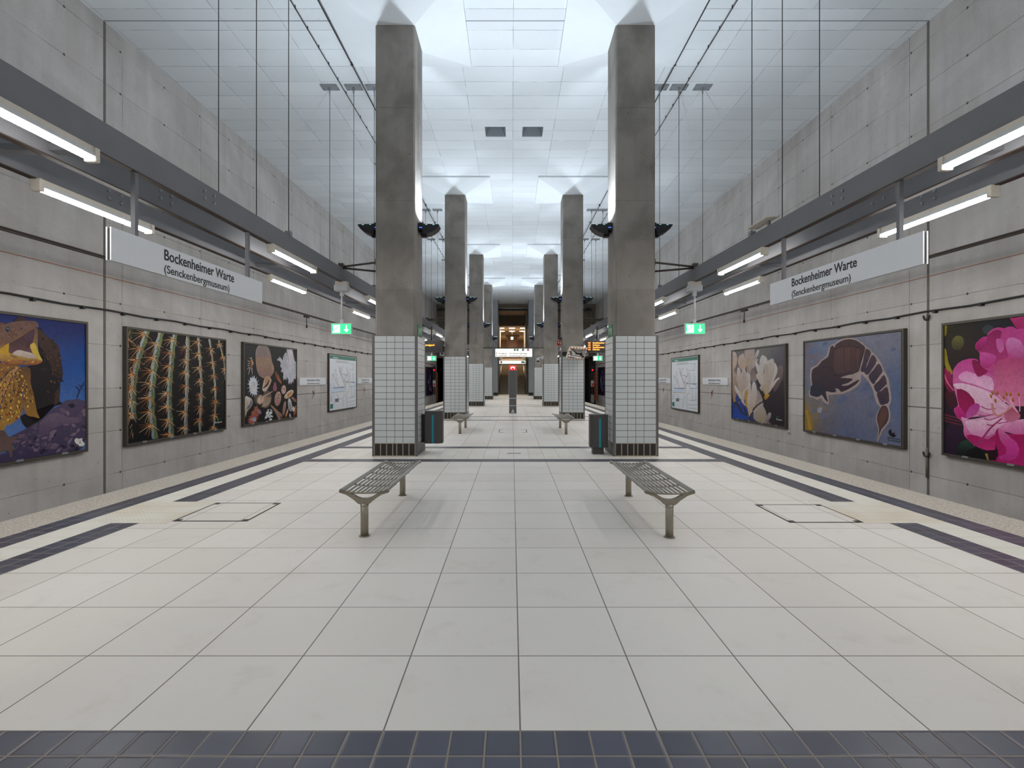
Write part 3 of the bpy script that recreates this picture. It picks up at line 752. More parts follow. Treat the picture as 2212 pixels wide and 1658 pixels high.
    # mouth
    a.poly([(-100,420),(20,375),(100,330),(180,285),(265,230),(330,225),(330,330),(340,470),(382,545),(330,560),(200,545),(80,500),(-60,470)],(120,85,70),(180,146,70),smooth=2)
    a.poly([(10,400),(100,345),(200,290),(265,248),(300,240),(290,330),(265,430),(280,480),(200,470),(80,470),(40,470)],(72,48,48),(110,76,80),smooth=2)
    a.poly([(190,300),(290,245),(285,340),(250,400),(230,430)],(94,66,84),(80,55,60))
    a.poly([(45,375),(0,400),(-60,440),(-60,490),(60,510),(40,450)],(206,160,50),smooth=2)
    a.poly([(255,390),(300,370),(325,420),(355,500),(378,545),(320,520),(270,450)],(210,178,80),smooth=2)
    a.poly([(80,480),(110,450),(150,440),(210,455),(270,470),(325,515),(310,525),(230,520),(140,500)],(216,200,190),(190,165,150),smooth=2)
    # lower jaw
    a.poly([(-100,480),(0,480),(90,510),(190,535),(290,535),(380,548),(350,575),(300,588),(200,590),(100,590),(0,585),(-100,570)],(200,160,80),(150,90,50),smooth=2)
    for i in range(26):
        x=RG.uniform(-60,340);a.ell(x,RG.uniform(540,580),RG.uniform(8,18),4,.1,RG.choice([(170,70,50),(220,180,80),(50,55,100)]),n=6)
    a.ell(28,235,20,28,0,(52,50,66));a.ell(30,232,10,15,0,(120,150,180));a.ell(28,238,6,9,0,(10,10,14))
    # rock
    rk=[(60,1310),(120,1270),(210,1225),(320,1160),(400,1100),(480,1030),(560,985),(620,940),(680,935),(740,925),(780,945),(835,960),(838,1120),(838,1330),(790,1420),(700,1475),(400,1530),(100,1575),(-100,1600),(-100,1500),(60,1450),(110,1380)]
    a.poly(rk,(84,72,96),(62,54,84),smooth=2)
    for i in range(120):
        x=RG.uniform(60,820);lo=1330-max(0,x-60)*.62;lo=max(lo,980);y=RG.uniform(lo+10,1480-x*.03)
        a.ell(x,y,RG.uniform(10,46),RG.uniform(8,26),RG.uniform(-1,.4),RG.choice([(108,90,110),(58,48,70),(92,76,96),(40,34,56),(124,104,120),(72,60,84)]),n=8,jag=.15,seed=i)
    a.poly([(400,1110),(520,1060),(640,1110),(760,1110),(760,1160),(600,1180),(480,1220),(380,1300),(340,1220)],(112,94,112),(86,72,96),smooth=2)
    a.poly([(770,1420),(838,1320),(838,1450),(740,1465)],(84,104,150))
    # foot
    a.poly([(-200,1250),(-10,1240),(30,1300),(110,1300),(140,1310),(90,1340),(70,1360),(100,1420),(110,1440),(80,1430),(70,1500),(50,1500),(20,1440),(-200,1500)],(98,76,72),(110,88,84),smooth=2)
    # twigs
    a.line([(725,918),(760,830),(800,750)],9,(38,32,46),w2=5);a.line([(715,800),(755,845)],6,(38,32,46));a.line([(745,785),(835,855)],7,(38,32,46),w2=4);a.line([(775,800),(838,785)],6,(38,32,46))
    # logo
    a.poly([(705,1325),(725,1315),(745,1325),(765,1318),(780,1320),(778,1345),(798,1365),(795,1390),(750,1398),(738,1380),(715,1370),(700,1345)],(226,222,214),smooth=2)
    a.line([(735,1330),(750,1350),(775,1330)],4,(70,60,84));a.ell(755,1360,8,6,0,(70,60,84))
    ART['lizard']=a
    # ---- cactus ----------------------------------------------------------
    a=A('L',(255,690),5.817,10.93,14.59,-1.46,1.14)
    a.L.append(([(0.08,.06),(3.6,.06),(3.6,1.3),(3.6,2.54),(.08,2.54),(.08,1.3)],[(12,10,12),(12,10,12),(30,34,32),(30,24,24),(24,18,20),(18,16,18)],None))
    ribs=[([(125,110),(118,200),(105,290)],50),([(330,130),(285,280),(235,430),(195,580),(165,750),(150,920),(150,1050),(160,1250)],74),
    ([(505,160),(470,300),(440,450),(415,620),(395,800),(383,980),(385,1130),(405,1300),(430,1500)],76),
    ([(680,180),(655,330),(640,480),(625,640),(612,800),(605,960),(610,1130),(625,1290),(635,1470)],64),
    ([(840,200),(838,370),(832,560),(832,760),(826,960),(818,1160),(815,1440)],44),
    ([(975,220),(985,360),(1000,560),(1012,740),(1016,920),(1010,1100),(1000,1260),(998,1410)],36),
    ([(1115,240),(1135,370),(1160,540),(1180,720),(1190,900),(1192,1040),(1186,1200),(1170,1390)],28),
    ([(1235,255),(1262,370),(1292,480),(1308,600),(1318,760)],20)]
    RG=random.Random(8)
    for ri,(P,w) in enumerate(ribs):
        Q=spl(P,4,False);n=len(Q)
        L_=[];M_=[];R_=[]
        for i,p in enumerate(Q):
            k=1+.14*math.sin(i*1.6+ri);L_.append((p[0]-w/2*k,p[1]));M_.append((p[0]-w*.05,p[1]));R_.append((p[0]+w/2*k*(1 if ri<5 else .8),p[1]))
        g1,g2=((176,190,188),(120,134,90)) if ri<4 else ((196,198,196),(140,144,116))
        if ri<1: g1,g2=(84,104,70),(50,70,30)
        a.poly(L_+M_[::-1],g1,(g1[0]-50,g1[1]-50,g1[2]-45));a.poly(M_+R_[::-1],g2,(g2[0]-40,g2[1]-40,g2[2]-20))
        for i in range(int(len(Q)*(1.6 if ri<5 else .8))):
            j=RG.randrange(n);x,y=Q[j];dx=RG.uniform(-w*.5,w*.3)
            a.line([(x+dx-12,y+RG.uniform(-10,20)),(x+dx+w*.3,y-14)],RG.uniform(3,6),(36,42,40),w2=2)
        for i in range(n//3):
            j=RG.randrange(n);x,y=Q[j];a.ell(x+w*.22,y,w*.09,14,0,(150,150,40) if ri<4 else (190,170,120),n=6)
    SPC=[(190,126,62),(212,166,112),(160,92,40),(228,196,152)]
    for ri,(P,w) in enumerate(ribs):
        Q=spl(P,8,False);acc=0;step=172 if ri<4 else 165;last=None
        acc=step*.5*(ri%2)+40
        for i in range(1,len(Q)):
            acc+=math.dist(Q[i],Q[i-1])
            if acc<step: continue
            acc-=step;cx,cy=Q[i][0]-w*(.42 if ri<6 else .1),Q[i][1]
            if cy>1440:continue
            L=(150,165,160,125,105,95,85,60)[ri]
            for ang,l in [(178,1),(196,.8),(214,1.15),(236,1.05),(252,.9),(150,.6),(118,.45),(-35,.75),(-60,.8),(20,.6 if ri>3 else .3)]:
                if ri<5 and ang in(118,) and RG.random()<.5:continue
                an=math.radians(ang+RG.uniform(-9,9));l=L*l*RG.uniform(.85,1.12)
                a.line([(cx,cy),(cx+l*math.cos(an)*.5,cy-l*math.sin(an)*.48),(cx+l*math.cos(an),cy-l*math.sin(an)+6)],10 if ri<4 else 8,RG.choice(SPC),w2=2)
            a.ell(cx,cy,9,11,0,(150,90,50),n=6)
        # short fuzz of spines along the rib
        for k in range(int(14 if ri<4 else 16)):
            i=RG.randrange(len(Q));cx,cy=Q[i][0]-w*(.45 if ri<5 else .1),Q[i][1]
            an=math.radians(RG.uniform(225,285));l=RG.uniform(40,90);a.line([(cx,cy),(cx+l*math.cos(an),cy-l*math.sin(an))],5,RG.choice(SPC),w2=2)
    for k in range(30):
        x=RG.uniform(105,150);y=RG.uniform(500,1480);an=math.radians(RG.uniform(200,290));l=RG.uniform(50,110);a.line([(x,y),(x+l*math.cos(an)*.4,y-l*math.sin(an))],6,RG.choice(SPC),w2=2)
    a.line([(1205,1275),(1225,1255),(1258,1240)],6,(30,150,100),w2=2);a.line([(1212,1278),(1215,1262),(1212,1255)],4,(30,150,100),w2=2)
    ART['cactus']=a
    # ---- shells ----------------------------------------------------------
    a=A('L',(510,730),8.289,15.49,19.13,-1.46,1.14)
    a.L.append(([(.1,.07),(3.57,.07),(3.57,2.53),(.1,2.53)],[(28,20,20),(30,22,22),(36,32,32),(44,48,48)],None))
    RG=random.Random(5)
    sh=[(370,125),(440,118),(510,135),(560,210),(590,320),(605,420),(640,510),(642,580),(610,660),(560,705),(500,722),(440,712),(380,670),(340,590),(320,480),(312,380),(310,270),(330,180)]
    a.poly(sh,(156,142,136),(150,118,112),smooth=3)
    a.poly([(318,370),(400,330),(500,350),(590,370),(610,440),(640,520),(640,580),(600,640),(500,660),(400,640),(345,580),(322,480)],(180,146,118),(162,128,112),smooth=3)
    for k in range(20):
        t=k/19;x0=350+t*190;a.line([(x0,140+40*abs(t-.4)),(x0-25+t*60,330),(x0-10+t*70,520),(x0+10+t*30,690-60*abs(t-.5))],4,(120,100,98),smooth=3)
    # white murex top right
    m=[(870,190),(905,190),(915,215),(930,195),(975,200),(990,280),(1015,400),(1050,440),(1052,560),(1048,680),(1030,740),(1000,720),(990,800),(970,770),(955,835),(935,780),(915,830),(900,790),(905,740),(860,690),(880,760),(850,720),(840,755),(830,715),(815,765),(805,690),(815,640),(790,600),(765,612),(785,540),(755,510),(765,440),(740,405),(700,400),(705,365),(740,360),(735,325),(780,370),(800,400),(810,330),(845,255),(870,270)]
    a.poly(m,(178,176,184),(200,200,210))
    a.poly([(880,230),(960,220),(990,400),(1010,560),(960,720),(900,700),(850,600),(880,440)],(214,208,212),(188,190,200),smooth=2)
    a.line([(880,240),(900,400),(890,520),(900,600)],14,(190,160,158),w2=5,smooth=2)
    for k in range(9):
        a.line([(1010,470+k*32),(1050,455+k*34)],6,(60,60,80))
    for k in range(14):
        x=RG.uniform(800,980);y=RG.uniform(330,700);a.line([(x,y),(x+RG.uniform(-25,25),y+50)],6,RG.choice([(150,150,168),(228,226,230)]),w2=2)
    # small spider conch left
    a.ell(236,450,30,75,.05,(200,150,96),(150,96,60));a.ell(222,450,10,60,.05,(60,40,36))
    for (p,q) in [((205,420),(165,400)),((200,455),(165,455)),((200,490),(160,495)),((205,520),(160,560)),((215,530),(185,655)),((245,530),(255,650)),((240,370),(240,335)),((225,370),(200,345)),((262,430),(272,470))]:
        a.line([p,((p[0]+q[0])/2-6,(p[1]+q[1])/2),q],12,(222,206,190),w2=4,smooth=2)
    # white spiny oval left
    a.ell(270,860,80,175,-.12,(222,224,230),(190,196,208),n=40,jag=.14,seed=4);a.ell(275,860,38,85,-.12,(196,192,200),(222,216,212));
    for k in range(16):
        an=2*math.pi*k/16+.2;a.line([(270+60*math.cos(an),860+130*math.sin(an)),(270+120*math.cos(an),860+200*math.sin(an))],14,(214,218,226),w2=2)
    # horse conch centre
    a.poly([(500,680),(560,690),(590,730),(596,770),(560,850),(500,945),(460,955),(430,920),(440,840),(460,750)],(190,150,110),(206,190,180),smooth=2)
    a.poly([(560,760),(530,850),(440,905),(470,860),(520,800),(545,740)],(110,60,60),(40,28,36),smooth=2)
    for k in range(12): a.ell(RG.uniform(465,520),RG.uniform(710,860),7,10,.4,(150,96,50),n=6)
    # venus comb
    a.poly([(440,1040),(470,960),(540,940),(590,1000),(595,1100),(570,1180),(520,1240),(450,1240),(430,1160)],(104,88,82),(130,112,98),smooth=2)
    for k in range(15):
        t=k/14;a.line([(455+t*130,1040+20*t),(445+t*120,1140),(420+t*100,1240-40*t)],4,(196,170,140),smooth=2)
    a.poly([(355,1080),(390,1010),(430,1030),(460,1060),(450,1130),(400,1180),(340,1150)],(186,150,132),(206,178,160),smooth=2)
    a.line([(445,1050),(520,1010),(620,950)],22,(206,170,160),w2=9,smooth=2)
    for k in range(12):
        an=math.radians(80+k*16);a.line([(390,1100),(390+110*math.cos(an),1100+110*math.sin(an))],8,(214,190,170),w2=2)
    # fig shell left bottom
    a.poly([(120,1060),(170,1050),(225,1075),(258,1130),(245,1200),(200,1260),(155,1320),(120,1420)],(206,200,196),(160,140,120),smooth=2);a.poly([(150,1250),(200,1180),(225,1100),(250,1130),(240,1190),(180,1265)],(120,120,140),(96,96,120),smooth=2);a.line([(122,1090),(150,1180),(125,1370)],16,(200,170,120),w2=6,smooth=2)
    # rose murex bottom left
    a.ell(280,1410,95,120,.3,(176,104,80),(120,60,50),n=30,jag=.3,seed=9);a.ell(310,1290,45,90,.1,(170,110,70),(150,80,60),n=20,jag=.3,seed=7);a.ell(370,1310,40,60,-.3,(150,110,120),n=18,jag=.3,seed=5)
    a.ell(240,1490,80,60,0,(160,90,80),n=24,jag=.35,seed=2);a.ell(285,1450,36,42,0,(120,140,190),(180,190,214));a.ell(240,1450,30,30,0,(196,150,120),n=14,jag=.3)
    # white coral like
    for k in range(16):
        x=RG.uniform(490,600);y=RG.uniform(1290,1460);a.ell(x,y,RG.uniform(22,40),RG.uniform(14,28),RG.uniform(0,3),RG.choice([(200,204,208),(228,230,232),(176,182,188)]),n=12,jag=.25,seed=k)
    # turret
    a.poly([(580,1195),(620,1215),(700,1290),(770,1350),(795,1400),(770,1455),(720,1450),(690,1380),(640,1290),(600,1240)],(170,140,110),(150,120,108),smooth=2)
    for k in range(7): a.line([(608+k*19,1236+k*27),(645+k*20,1215+k*24)],7,(96,66,50))
    a.ell(770,1415,16,28,.5,(90,56,44))
    # pink spindle, ovals
    a.poly([(660,780),(685,860),(692,920),(655,955),(622,920),(630,860)],(176,110,120),(150,80,104),smooth=2);a.line([(660,820),(655,900)],8,(120,60,80))
    for (cx,cy,rx,ry,rot,c1,c2,dc) in [(710,1085,58,132,.12,(200,170,158),(160,120,110),(120,76,66)),(910,1005,105,50,-.75,(220,206,190),(200,170,140),(190,120,50)),(815,920,42,80,.1,(200,160,140),(214,200,196),(150,100,90)),(930,1195,36,120,-.12,(206,206,206),(170,170,170),(40,40,44)),(825,1255,26,130,.15,(190,150,140),(150,110,100),(110,60,60)),(1005,1100,22,70,-.8,(190,140,130),(150,100,90),(110,60,60)),(930,1385,16,40,-.1,(170,160,190),(140,130,160),(200,190,200))]:
        a.ell(cx,cy,rx,ry,rot,c1,c2,n=20)
        for k in range(16):
            t=RG.uniform(0,6.28);q=RG.uniform(0,.8);x,y=rx*q*math.cos(t),ry*q*math.sin(t);a.ell(cx+x*math.cos(rot)-y*math.sin(rot),cy+x*math.sin(rot)+y*math.cos(rot),rx*.17,9,rot+1,dc,n=5)
    a.poly([(898,1250),(895,1310),(865,1400),(848,1420),(845,1380),(870,1310)],(220,200,190),(220,130,30));
    a.ell(1020,1300,22,100,.15,(180,110,60),(150,80,40),n=16);a.ell(990,1270,30,55,0,(214,210,208),n=18,jag=.3,seed=3)
    a.poly([(650,590),(700,610),(740,700),(780,815),(740,790),(690,730),(660,650)],(90,66,50),(176,104,70),smooth=2)
    a.line([(690,600),(750,690)],30,(60,44,40),w2=12)
    ART['shells']=a
    # ---- magnolia --------------------------------------------------------
    a=A('R',(1575,735),8.289,15.67,19.47,-1.54,1.10)
    W=3.8
    a.L.append(([(.05,.06),(1.2,.06),(2.4,.06),(3.7,.06),(3.7,1.3),(3.7,2.58),(2.4,2.58),(1.6,2.58),(.05,2.58),(.05,1.2)],[(56,60,110),(50,70,130),(70,60,66),(40,32,38),(66,54,56),(92,88,98),(120,120,112),(104,104,118),(120,110,104),(130,118,112)],None))
    a.poly([(80,920),(160,900),(260,1000),(330,1160),(360,1360),(300,1420),(80,1390)],(56,60,110),(34,76,170),smooth=2)
    a.poly([(500,640),(620,560),(760,900),(1030,700),(1030,1550),(800,1500),(640,1100)],(52,40,48),(44,34,42),smooth=2)
    a.poly([(860,560),(960,440),(1010,520),(960,760),(880,900),(830,880)],(120,102,100),(90,76,74),smooth=2)
    P1=(186,172,164);P2=(158,142,134);P3=(204,196,192)
    pet=[([(90,200),(120,190),(160,240),(180,330),(160,450),(110,520),(85,480)],(190,180,176),(190,160,130)),
    ([(200,300),(240,260),(290,230),(320,330),(340,450),(300,540),(230,500),(195,400)],(186,170,164),(186,160,136)),
    ([(310,180),(400,150),(490,150),(480,330),(470,480),(400,520),(340,440),(320,300)],(172,158,154),(180,156,130)),
    ([(490,280),(540,180),(575,175),(560,260),(520,330),(480,400)],(196,192,194),P2),
    ([(430,470),(470,370),(540,330),(552,345),(520,430),(440,540)],(182,172,170),P2),
    ([(90,500),(130,560),(165,640),(170,900),(150,1030),(110,1060),(85,900)],(176,160,150),(150,120,96)),
    ([(175,560),(190,480),(230,520),(240,600),(220,640),(170,640)],P3,P1),
    ([(170,640),(240,600),(290,500),(340,560),(370,700),(380,900),(330,1060),(260,1000),(200,850),(170,740)],(190,176,174),(176,150,130)),
    ([(350,600),(380,510),(410,590),(420,720),(395,760),(360,720)],P3,P1),
    ([(350,480),(400,430),(440,440),(440,560),(400,600),(360,560)],(170,150,136),P2),
    ([(420,560),(470,500),(540,640),(520,720),(440,730)],(120,104,100),(150,130,126)),
    ([(480,1190),(540,900),(600,960),(640,1080),(640,1200),(560,1350),(480,1340)],(150,134,130),(190,180,170)),
    ([(480,1300),(560,1220),(640,1180),(690,1260),(720,1400),(700,1500),(560,1460),(480,1400)],(170,158,150),(160,144,120)),
    ([(700,1400),(740,1300),(790,1300),(780,1380),(740,1450),(790,1500),(700,1500)],(160,152,150),(120,110,110)),
    # main right flower
    ([(505,400),(530,395),(590,480),(620,640),(640,760),(600,700),(540,560)],P3,P1),
    ([(580,450),(590,340),(620,275),(650,265),(700,300),(725,360),(670,420),(650,560),(670,700),(620,680),(590,560)],(206,202,198),P1),
    ([(660,560),(670,420),(760,350),(830,325),(848,440),(845,600),(800,760),(740,900),(700,860),(665,700)],(188,178,168),(170,154,140)),
    ([(680,400),(740,355),(820,318),(830,340),(780,380),(700,415)],(168,170,152),P3),
    ([(850,400),(890,450),(905,540),(870,650),(800,790),(760,850),(820,680),(850,540)],P3,(186,182,180)),
    ([(515,640),(545,585),(600,600),(650,680),(690,800),(720,950),(680,970),(650,860),(590,780),(540,690)],(196,188,184),(170,150,134)),
    ([(740,900),(800,780),(870,700),(930,662),(940,680),(890,740),(830,830),(760,930),(730,940)],P3,(180,160,146)),
    ([(640,860),(680,760),(720,800),(745,880),(730,960),(680,970)],(176,158,146),(176,156,120)),
    ([(580,850),(610,805),(640,810),(655,900),(620,900)],P1,P2),
    # front lower flower
    ([(130,840),(150,810),(190,860),(250,960),(280,1060),(330,1170),(280,1130),(210,1010),(150,910)],P3,P1),
    ([(265,960),(290,900),(370,820),(375,850),(320,920),(300,1060),(330,1170),(290,1120)],(196,186,180),P1),
    ([(320,930),(370,880),(380,1000),(370,1200),(330,1150)],(180,140,70),(196,150,60)),
    ([(370,900),(385,740),(420,780),(430,900),(460,980),(400,980)],P3,P1),
    ([(430,960),(450,780),(490,740),(520,820),(535,950),(510,1080),(450,1140)],P3,(180,168,160)),
    ([(365,980),(400,945),(450,975),(500,960),(530,1000),(500,1120),(460,1240),(430,1350),(395,1360),(370,1250),(360,1120)],(198,186,180),(190,164,136))]
    for P,c1,c2 in pet: a.poly(P,c1,c2,smooth=3)
    for P in [[(720,420),(735,560),(725,760)],[(790,420),(790,560),(740,760)],[(300,560),(290,700),(300,860)],[(430,1000),(420,1150),(410,1300)],[(480,1000),(460,1120),(430,1260)],[(620,320),(610,450),(630,600)],[(240,320),(260,420),(290,500)],[(420,240),(420,340),(430,420)]]:
        a.line(P,5,(164,150,140),w2=2,smooth=3)
    BR=(50,36,44)
    a.line([(460,1250),(540,1160),(620,1110),(700,1030)],26,BR,w2=20,smooth=2);a.line([(410,1420),(415,1350),(460,1280)],22,BR,w2=22);a.line([(130,1100),(210,1180),(260,1290),(350,1340)],34,(56,44,56),w2=26,smooth=2);a.line([(80,1330),(130,1140)],14,(40,34,46));a.line([(200,1130),(250,1050)],14,BR);a.line([(600,1130),(590,1100)],16,BR);a.line([(300,1190),(350,1330)],22,(44,36,50))
    a.poly([(665,1040),(680,970),(750,960),(762,985),(700,1060)],(190,146,40),(150,110,40),smooth=2);a.ell(130,1075,18,26,0,(190,140,30));a.ell(215,1110,12,16,0,(170,110,20))
    a.line([(880,1400),(905,1370),(945,1355)],8,(20,130,100),w2=3);a.line([(885,1400),(890,1375),(880,1360)],5,(20,130,100),w2=2);a.line([(882,1400),(900,1355)],5,(20,130,100),w2=2)
    ART['magnolia']=a
    # ---- scorpion fossil --------------------------------------------------
    a=A('R',(1730,700),5.921,11.0,14.74,-1.53,1.10)
    a.L.append(([(.05,.05),(.7,.05),(1.9,.05),(3.65,.05),(3.65,1.3),(3.65,2.57),(1.9,2.57),(.7,2.57),(.05,2.57),(.05,1.3),],[(140,116,64),(110,104,108),(98,104,134),(108,114,140),(88,104,138),(124,124,140),(126,124,146),(110,124,150),(116,104,116),(112,116,132)],None))
    RG=random.Random(11)
    for i in range(46):
        x=RG.uniform(100,1300);y=RG.uniform(230,1400);c=RG.choice([(98,112,148),(120,124,148),(84,96,132),(128,118,138)])
        a.ell(x,y,RG.uniform(20,80),RG.uniform(14,46),-.5,c,n=10,jag=.12,seed=i)
        q=a.L.pop(); # soften: blend toward base
        a.L.append((q[0],tuple((c[j]*2+(104,112,140)[j]*2)//4 for j in range(3)),None))
    a.poly([(70,900),(100,1000),(150,1130),(190,1250),(180,1360),(70,1350)],(136,112,74),(150,120,60),smooth=2)
    a.line([(105,1100),(150,1340)],26,(176,140,50),w2=36,smooth=1)
    a.ell(275,1095,34,44,.3,(150,160,180),n=12,jag=.2)
    CR=(164,148,142)
    body=[(165,570),(240,530),(290,470),(370,410),(400,300),(440,262),(470,262),(500,230),(560,200),(640,180),(720,190),(800,230),(870,290),(940,350),(1010,430),(1060,500),(1100,600),(1145,680),(1170,800),(1190,970),(1160,1040),(1170,1110),(1175,1180),(1150,1270),(1080,1350),(1050,1420),(1018,1508),(1030,1400),(1035,1330),(1008,1240),(1015,1150),(1060,1060),(1030,1030),(1000,960),(960,820),(900,720),(840,650),(800,640),(790,740),(720,810),(600,870),(540,885),(420,890),(375,910),(385,1000),(370,1015),(320,970),(290,930),(240,960),(200,930),(150,925),(140,860),(170,800),(160,700)]
    cx=sum(p[0] for p in body)/len(body)
    off=[]
    n=len(body)
    for i,p in enumerate(body):
        q0=body[i-1];q1=body[(i+1)%n];dx,dy=q1[0]-q0[0],q1[1]-q0[1];l=math.hypot(dx,dy);off.append((p[0]+dy/l*9,p[1]-dx/l*9))
    a.poly(off,(170,152,146),smooth=2)
    D1=(74,52,52);D2=(62,54,72)
    a.poly([(178,580),(250,535),(300,470),(380,415),(410,300),(440,272),(465,300),(480,260),(560,210),(650,190),(740,205),(810,250),(860,300),(840,390),(800,520),(780,600),(740,620),(700,640),(640,650),(540,685),(700,695),(640,750),(570,770),(560,785),(640,780),(780,705),(760,750),(680,810),(600,850),(550,865),(520,830),(470,820),(490,860),(420,872),(350,860),(380,990),(340,960),(300,900),(250,930),(160,910),(150,860),(180,800),(168,700)],D1,(48,40,56),smooth=2)
    a.poly([(470,330),(560,295),(650,285),(760,310),(800,330),(780,480),(760,590),(640,640),(500,640),(450,540)],(88,58,54),(76,54,60),smooth=2)
    for k in range(10):
        x=500+k*30;a.line([(x,310),(x-8,460),(x+10,600)],5,RG.choice([(112,82,78),(54,38,40),(96,84,100)]),w2=2,smooth=2)
    a.line([(250,525),(340,545),(460,580)],5,(44,32,36),smooth=2);a.line([(450,650),(560,640),(700,600)],14,(42,32,40),w2=6,smooth=2);a.line([(475,320),(560,292),(640,280),(720,290),(780,310)],6,(48,34,36),smooth=2)
    a.poly([(170,780),(260,770),(340,800),(350,870),(300,900),(250,930),(220,900),(200,920),(160,905),(150,860)],(44,44,60),smooth=2)
    for P in [[(868,315),(935,355),(910,440),(880,520),(850,610),(800,590),(830,480)],[(950,390),(1010,460),(960,560),(900,640),(870,640),(850,610),(890,520)],[(1035,500),(1085,590),(1060,640),(1000,720),(965,770),(915,700),(905,650),(970,580)],[(1105,645),(1140,750),(1110,790),(1050,850),(1010,870),(970,790),(1040,720)],[(1150,810),(1170,980),(1120,1020),(1060,1030),(1030,960),(1010,880),(1070,850),(1110,815)],[(1070,1050),(1130,1045),(1160,1110),(1165,1180),(1140,1260),(1075,1335),(1045,1400),(1022,1495),(1042,1340),(1015,1240),(1020,1150)]]:
        a.poly(P,(78,60,66),(60,52,72),smooth=2)
    a.poly([(1075,1080),(1120,1070),(1150,1130),(1120,1230),(1060,1330),(1040,1300),(1030,1200)],(96,66,62),(104,70,56),smooth=2)
    for i in range(40):
        x=RG.uniform(850,1140);y=RG.uniform(360,1000)
        if abs((y-330)-(x-850)*1.7)>160: continue
        a.line([(x,y),(x+22,y-26)],4,(98,88,106),w2=2)
    LB=(30,22,26)
    a.poly([(1160,1370),(1180,1345),(1200,1350),(1200,1375),(1215,1395),(1240,1370),(1235,1400),(1252,1415),(1250,1440),(1215,1445),(1190,1430),(1165,1400)],LB,smooth=2)
    ART['scorpion']=a
    # ---- rhododendron -----------------------------------------------------
    a=A('R',(2030,660),4.604,6.4,10.04,-1.51,1.10)
    a.L.append(([(0.05,.05),(1.2,.05),(3.6,.05),(3.6,1.3),(3.6,2.56),(1.2,2.56),(.05,2.56),(.05,1.3)],[(36,22,40),(24,18,22),(60,14,40),(120,30,80),(30,28,36),(26,26,34),(44,40,24),(40,24,36)],None))
    RG=random.Random(4)
    a.ell(215,370,62,75,.3,(120,112,50),(60,56,40),n=14);a.poly([(70,190),(110,200),(100,290),(70,310)],(140,130,30));a.poly([(75,430),(100,440),(120,560),(160,650),(150,690),(100,630),(75,540)],(150,136,30),smooth=2)
    a.ell(520,240,60,50,0,(56,62,66),n=12)
    a.poly([(70,1260),(180,1170),(280,1250),(200,1400),(170,1490),(70,1480)],(52,30,54),(40,24,44),smooth=2)
    a.poly([(75,860),(180,860),(250,1000),(260,1130),(190,1090),(110,960)],(74,24,40),(60,20,34),smooth=2)
    for y0 in (1080,1110,1140): a.line([(70,y0),(150,y0+20),(260,y0+45)],16,(110,40,60),w2=12,smooth=2)
    a.poly([(210,1400),(300,1330),(400,1400),(400,1480),(230,1500)],(40,70,56),(14,14,18),smooth=2)
    a.poly([(300,1440),(420,1400),(490,1470),(500,1550),(300,1510)],(12,12,16))
    MG=(190,30,110);DK=(120,8,60);PK=(226,130,180);LT=(240,200,220)
    a.poly([(75,620),(120,650),(150,680),(180,840),(130,860),(90,800),(72,740)],(176,24,90),(120,14,60),smooth=2);a.line([(80,680),(110,760),(175,845)],18,(214,110,150),w2=10,smooth=2)
    # upper petal
    a.poly([(400,370),(470,310),(510,305),(520,270),(580,225),(640,215),(680,225),(720,208),(780,210),(820,230),(1100,200),(1100,900),(840,1000),(700,960),(580,850),(520,660),(440,590),(435,470),(395,430)],(196,60,140),(200,80,140),smooth=2)
    a.poly([(735,115),(780,120),(838,110),(1000,90),(1000,240),(800,220)],(200,40,120),(170,30,100))
    a.poly([(520,290),(600,240),(660,260),(640,330),(700,420),(720,560),(640,620),(560,560),(500,520),(440,450)],(150,20,90),(190,60,130),smooth=2)
    a.poly([(580,600),(700,520),(900,540),(1000,700),(960,960),(800,1000),(700,960),(580,850)],(186,70,120),(230,130,170),smooth=2)
    a.poly([(720,320),(838,340),(900,470),(860,520),(760,500),(700,420)],(216,130,190),(190,80,140),smooth=2)
    a.poly([(600,330),(660,340),(680,430),(640,470),(610,420)],(200,90,160),(210,110,170),smooth=2)
    a.poly([(436,470),(520,470),(600,500),(580,560),(520,620),(450,590)],(214,90,170),(180,40,120),smooth=2)
    a.poly([(470,320),(510,310),(470,420),(430,455),(395,420),(420,350)],(206,50,140),(140,20,90),smooth=2)
    # left big petal
    a.poly([(165,690),(170,640),(220,570),(290,535),(360,525),(420,540),(435,600),(520,660),(570,700),(580,850),(620,900),(700,980),(760,1000),(720,1130),(640,1140),(500,1100),(350,1110),(250,1140),(190,1080),(180,1020),(220,990),(190,870),(170,790)],(206,70,150),(224,150,190),smooth=2)
    a.poly([(170,780),(260,770),(380,800),(520,850),(640,930),(720,1010),(640,1090),(480,1060),(380,1000),(300,880),(200,820)],LT,(236,180,210),smooth=2)
    a.poly([(220,700),(300,650),(400,680),(480,690),(560,720),(575,840),(480,820),(380,780),(260,750)],(230,150,200),(240,190,220),smooth=2)
    a.poly([(360,540),(420,550),(440,600),(520,650),(450,700),(410,700),(370,620)],(140,10,70),(160,20,90),smooth=2)
    a.poly([(205,830),(300,850),(350,900),(390,970),(320,1080),(280,1110),(230,1000)],(140,10,70),(180,24,100),smooth=2)
    a.poly([(330,1010),(400,970),(440,1000),(400,1080),(330,1115),(290,1110)],(190,60,150),(200,90,160),smooth=2)
    a.poly([(185,1020),(230,1000),(280,1060),(300,1110),(240,1130),(190,1080)],(206,50,140),(190,30,120),smooth=2)
    # lower petal
    a.poly([(250,1105),(330,1130),(460,1110),(600,1090),(720,1130),(760,1150),(838,1130),(1000,1150),(1000,1400),(838,1300),(680,1250),(600,1260),(590,1430),(480,1430),(380,1380),(280,1290),(275,1200)],(240,180,214),(190,30,120),smooth=2)
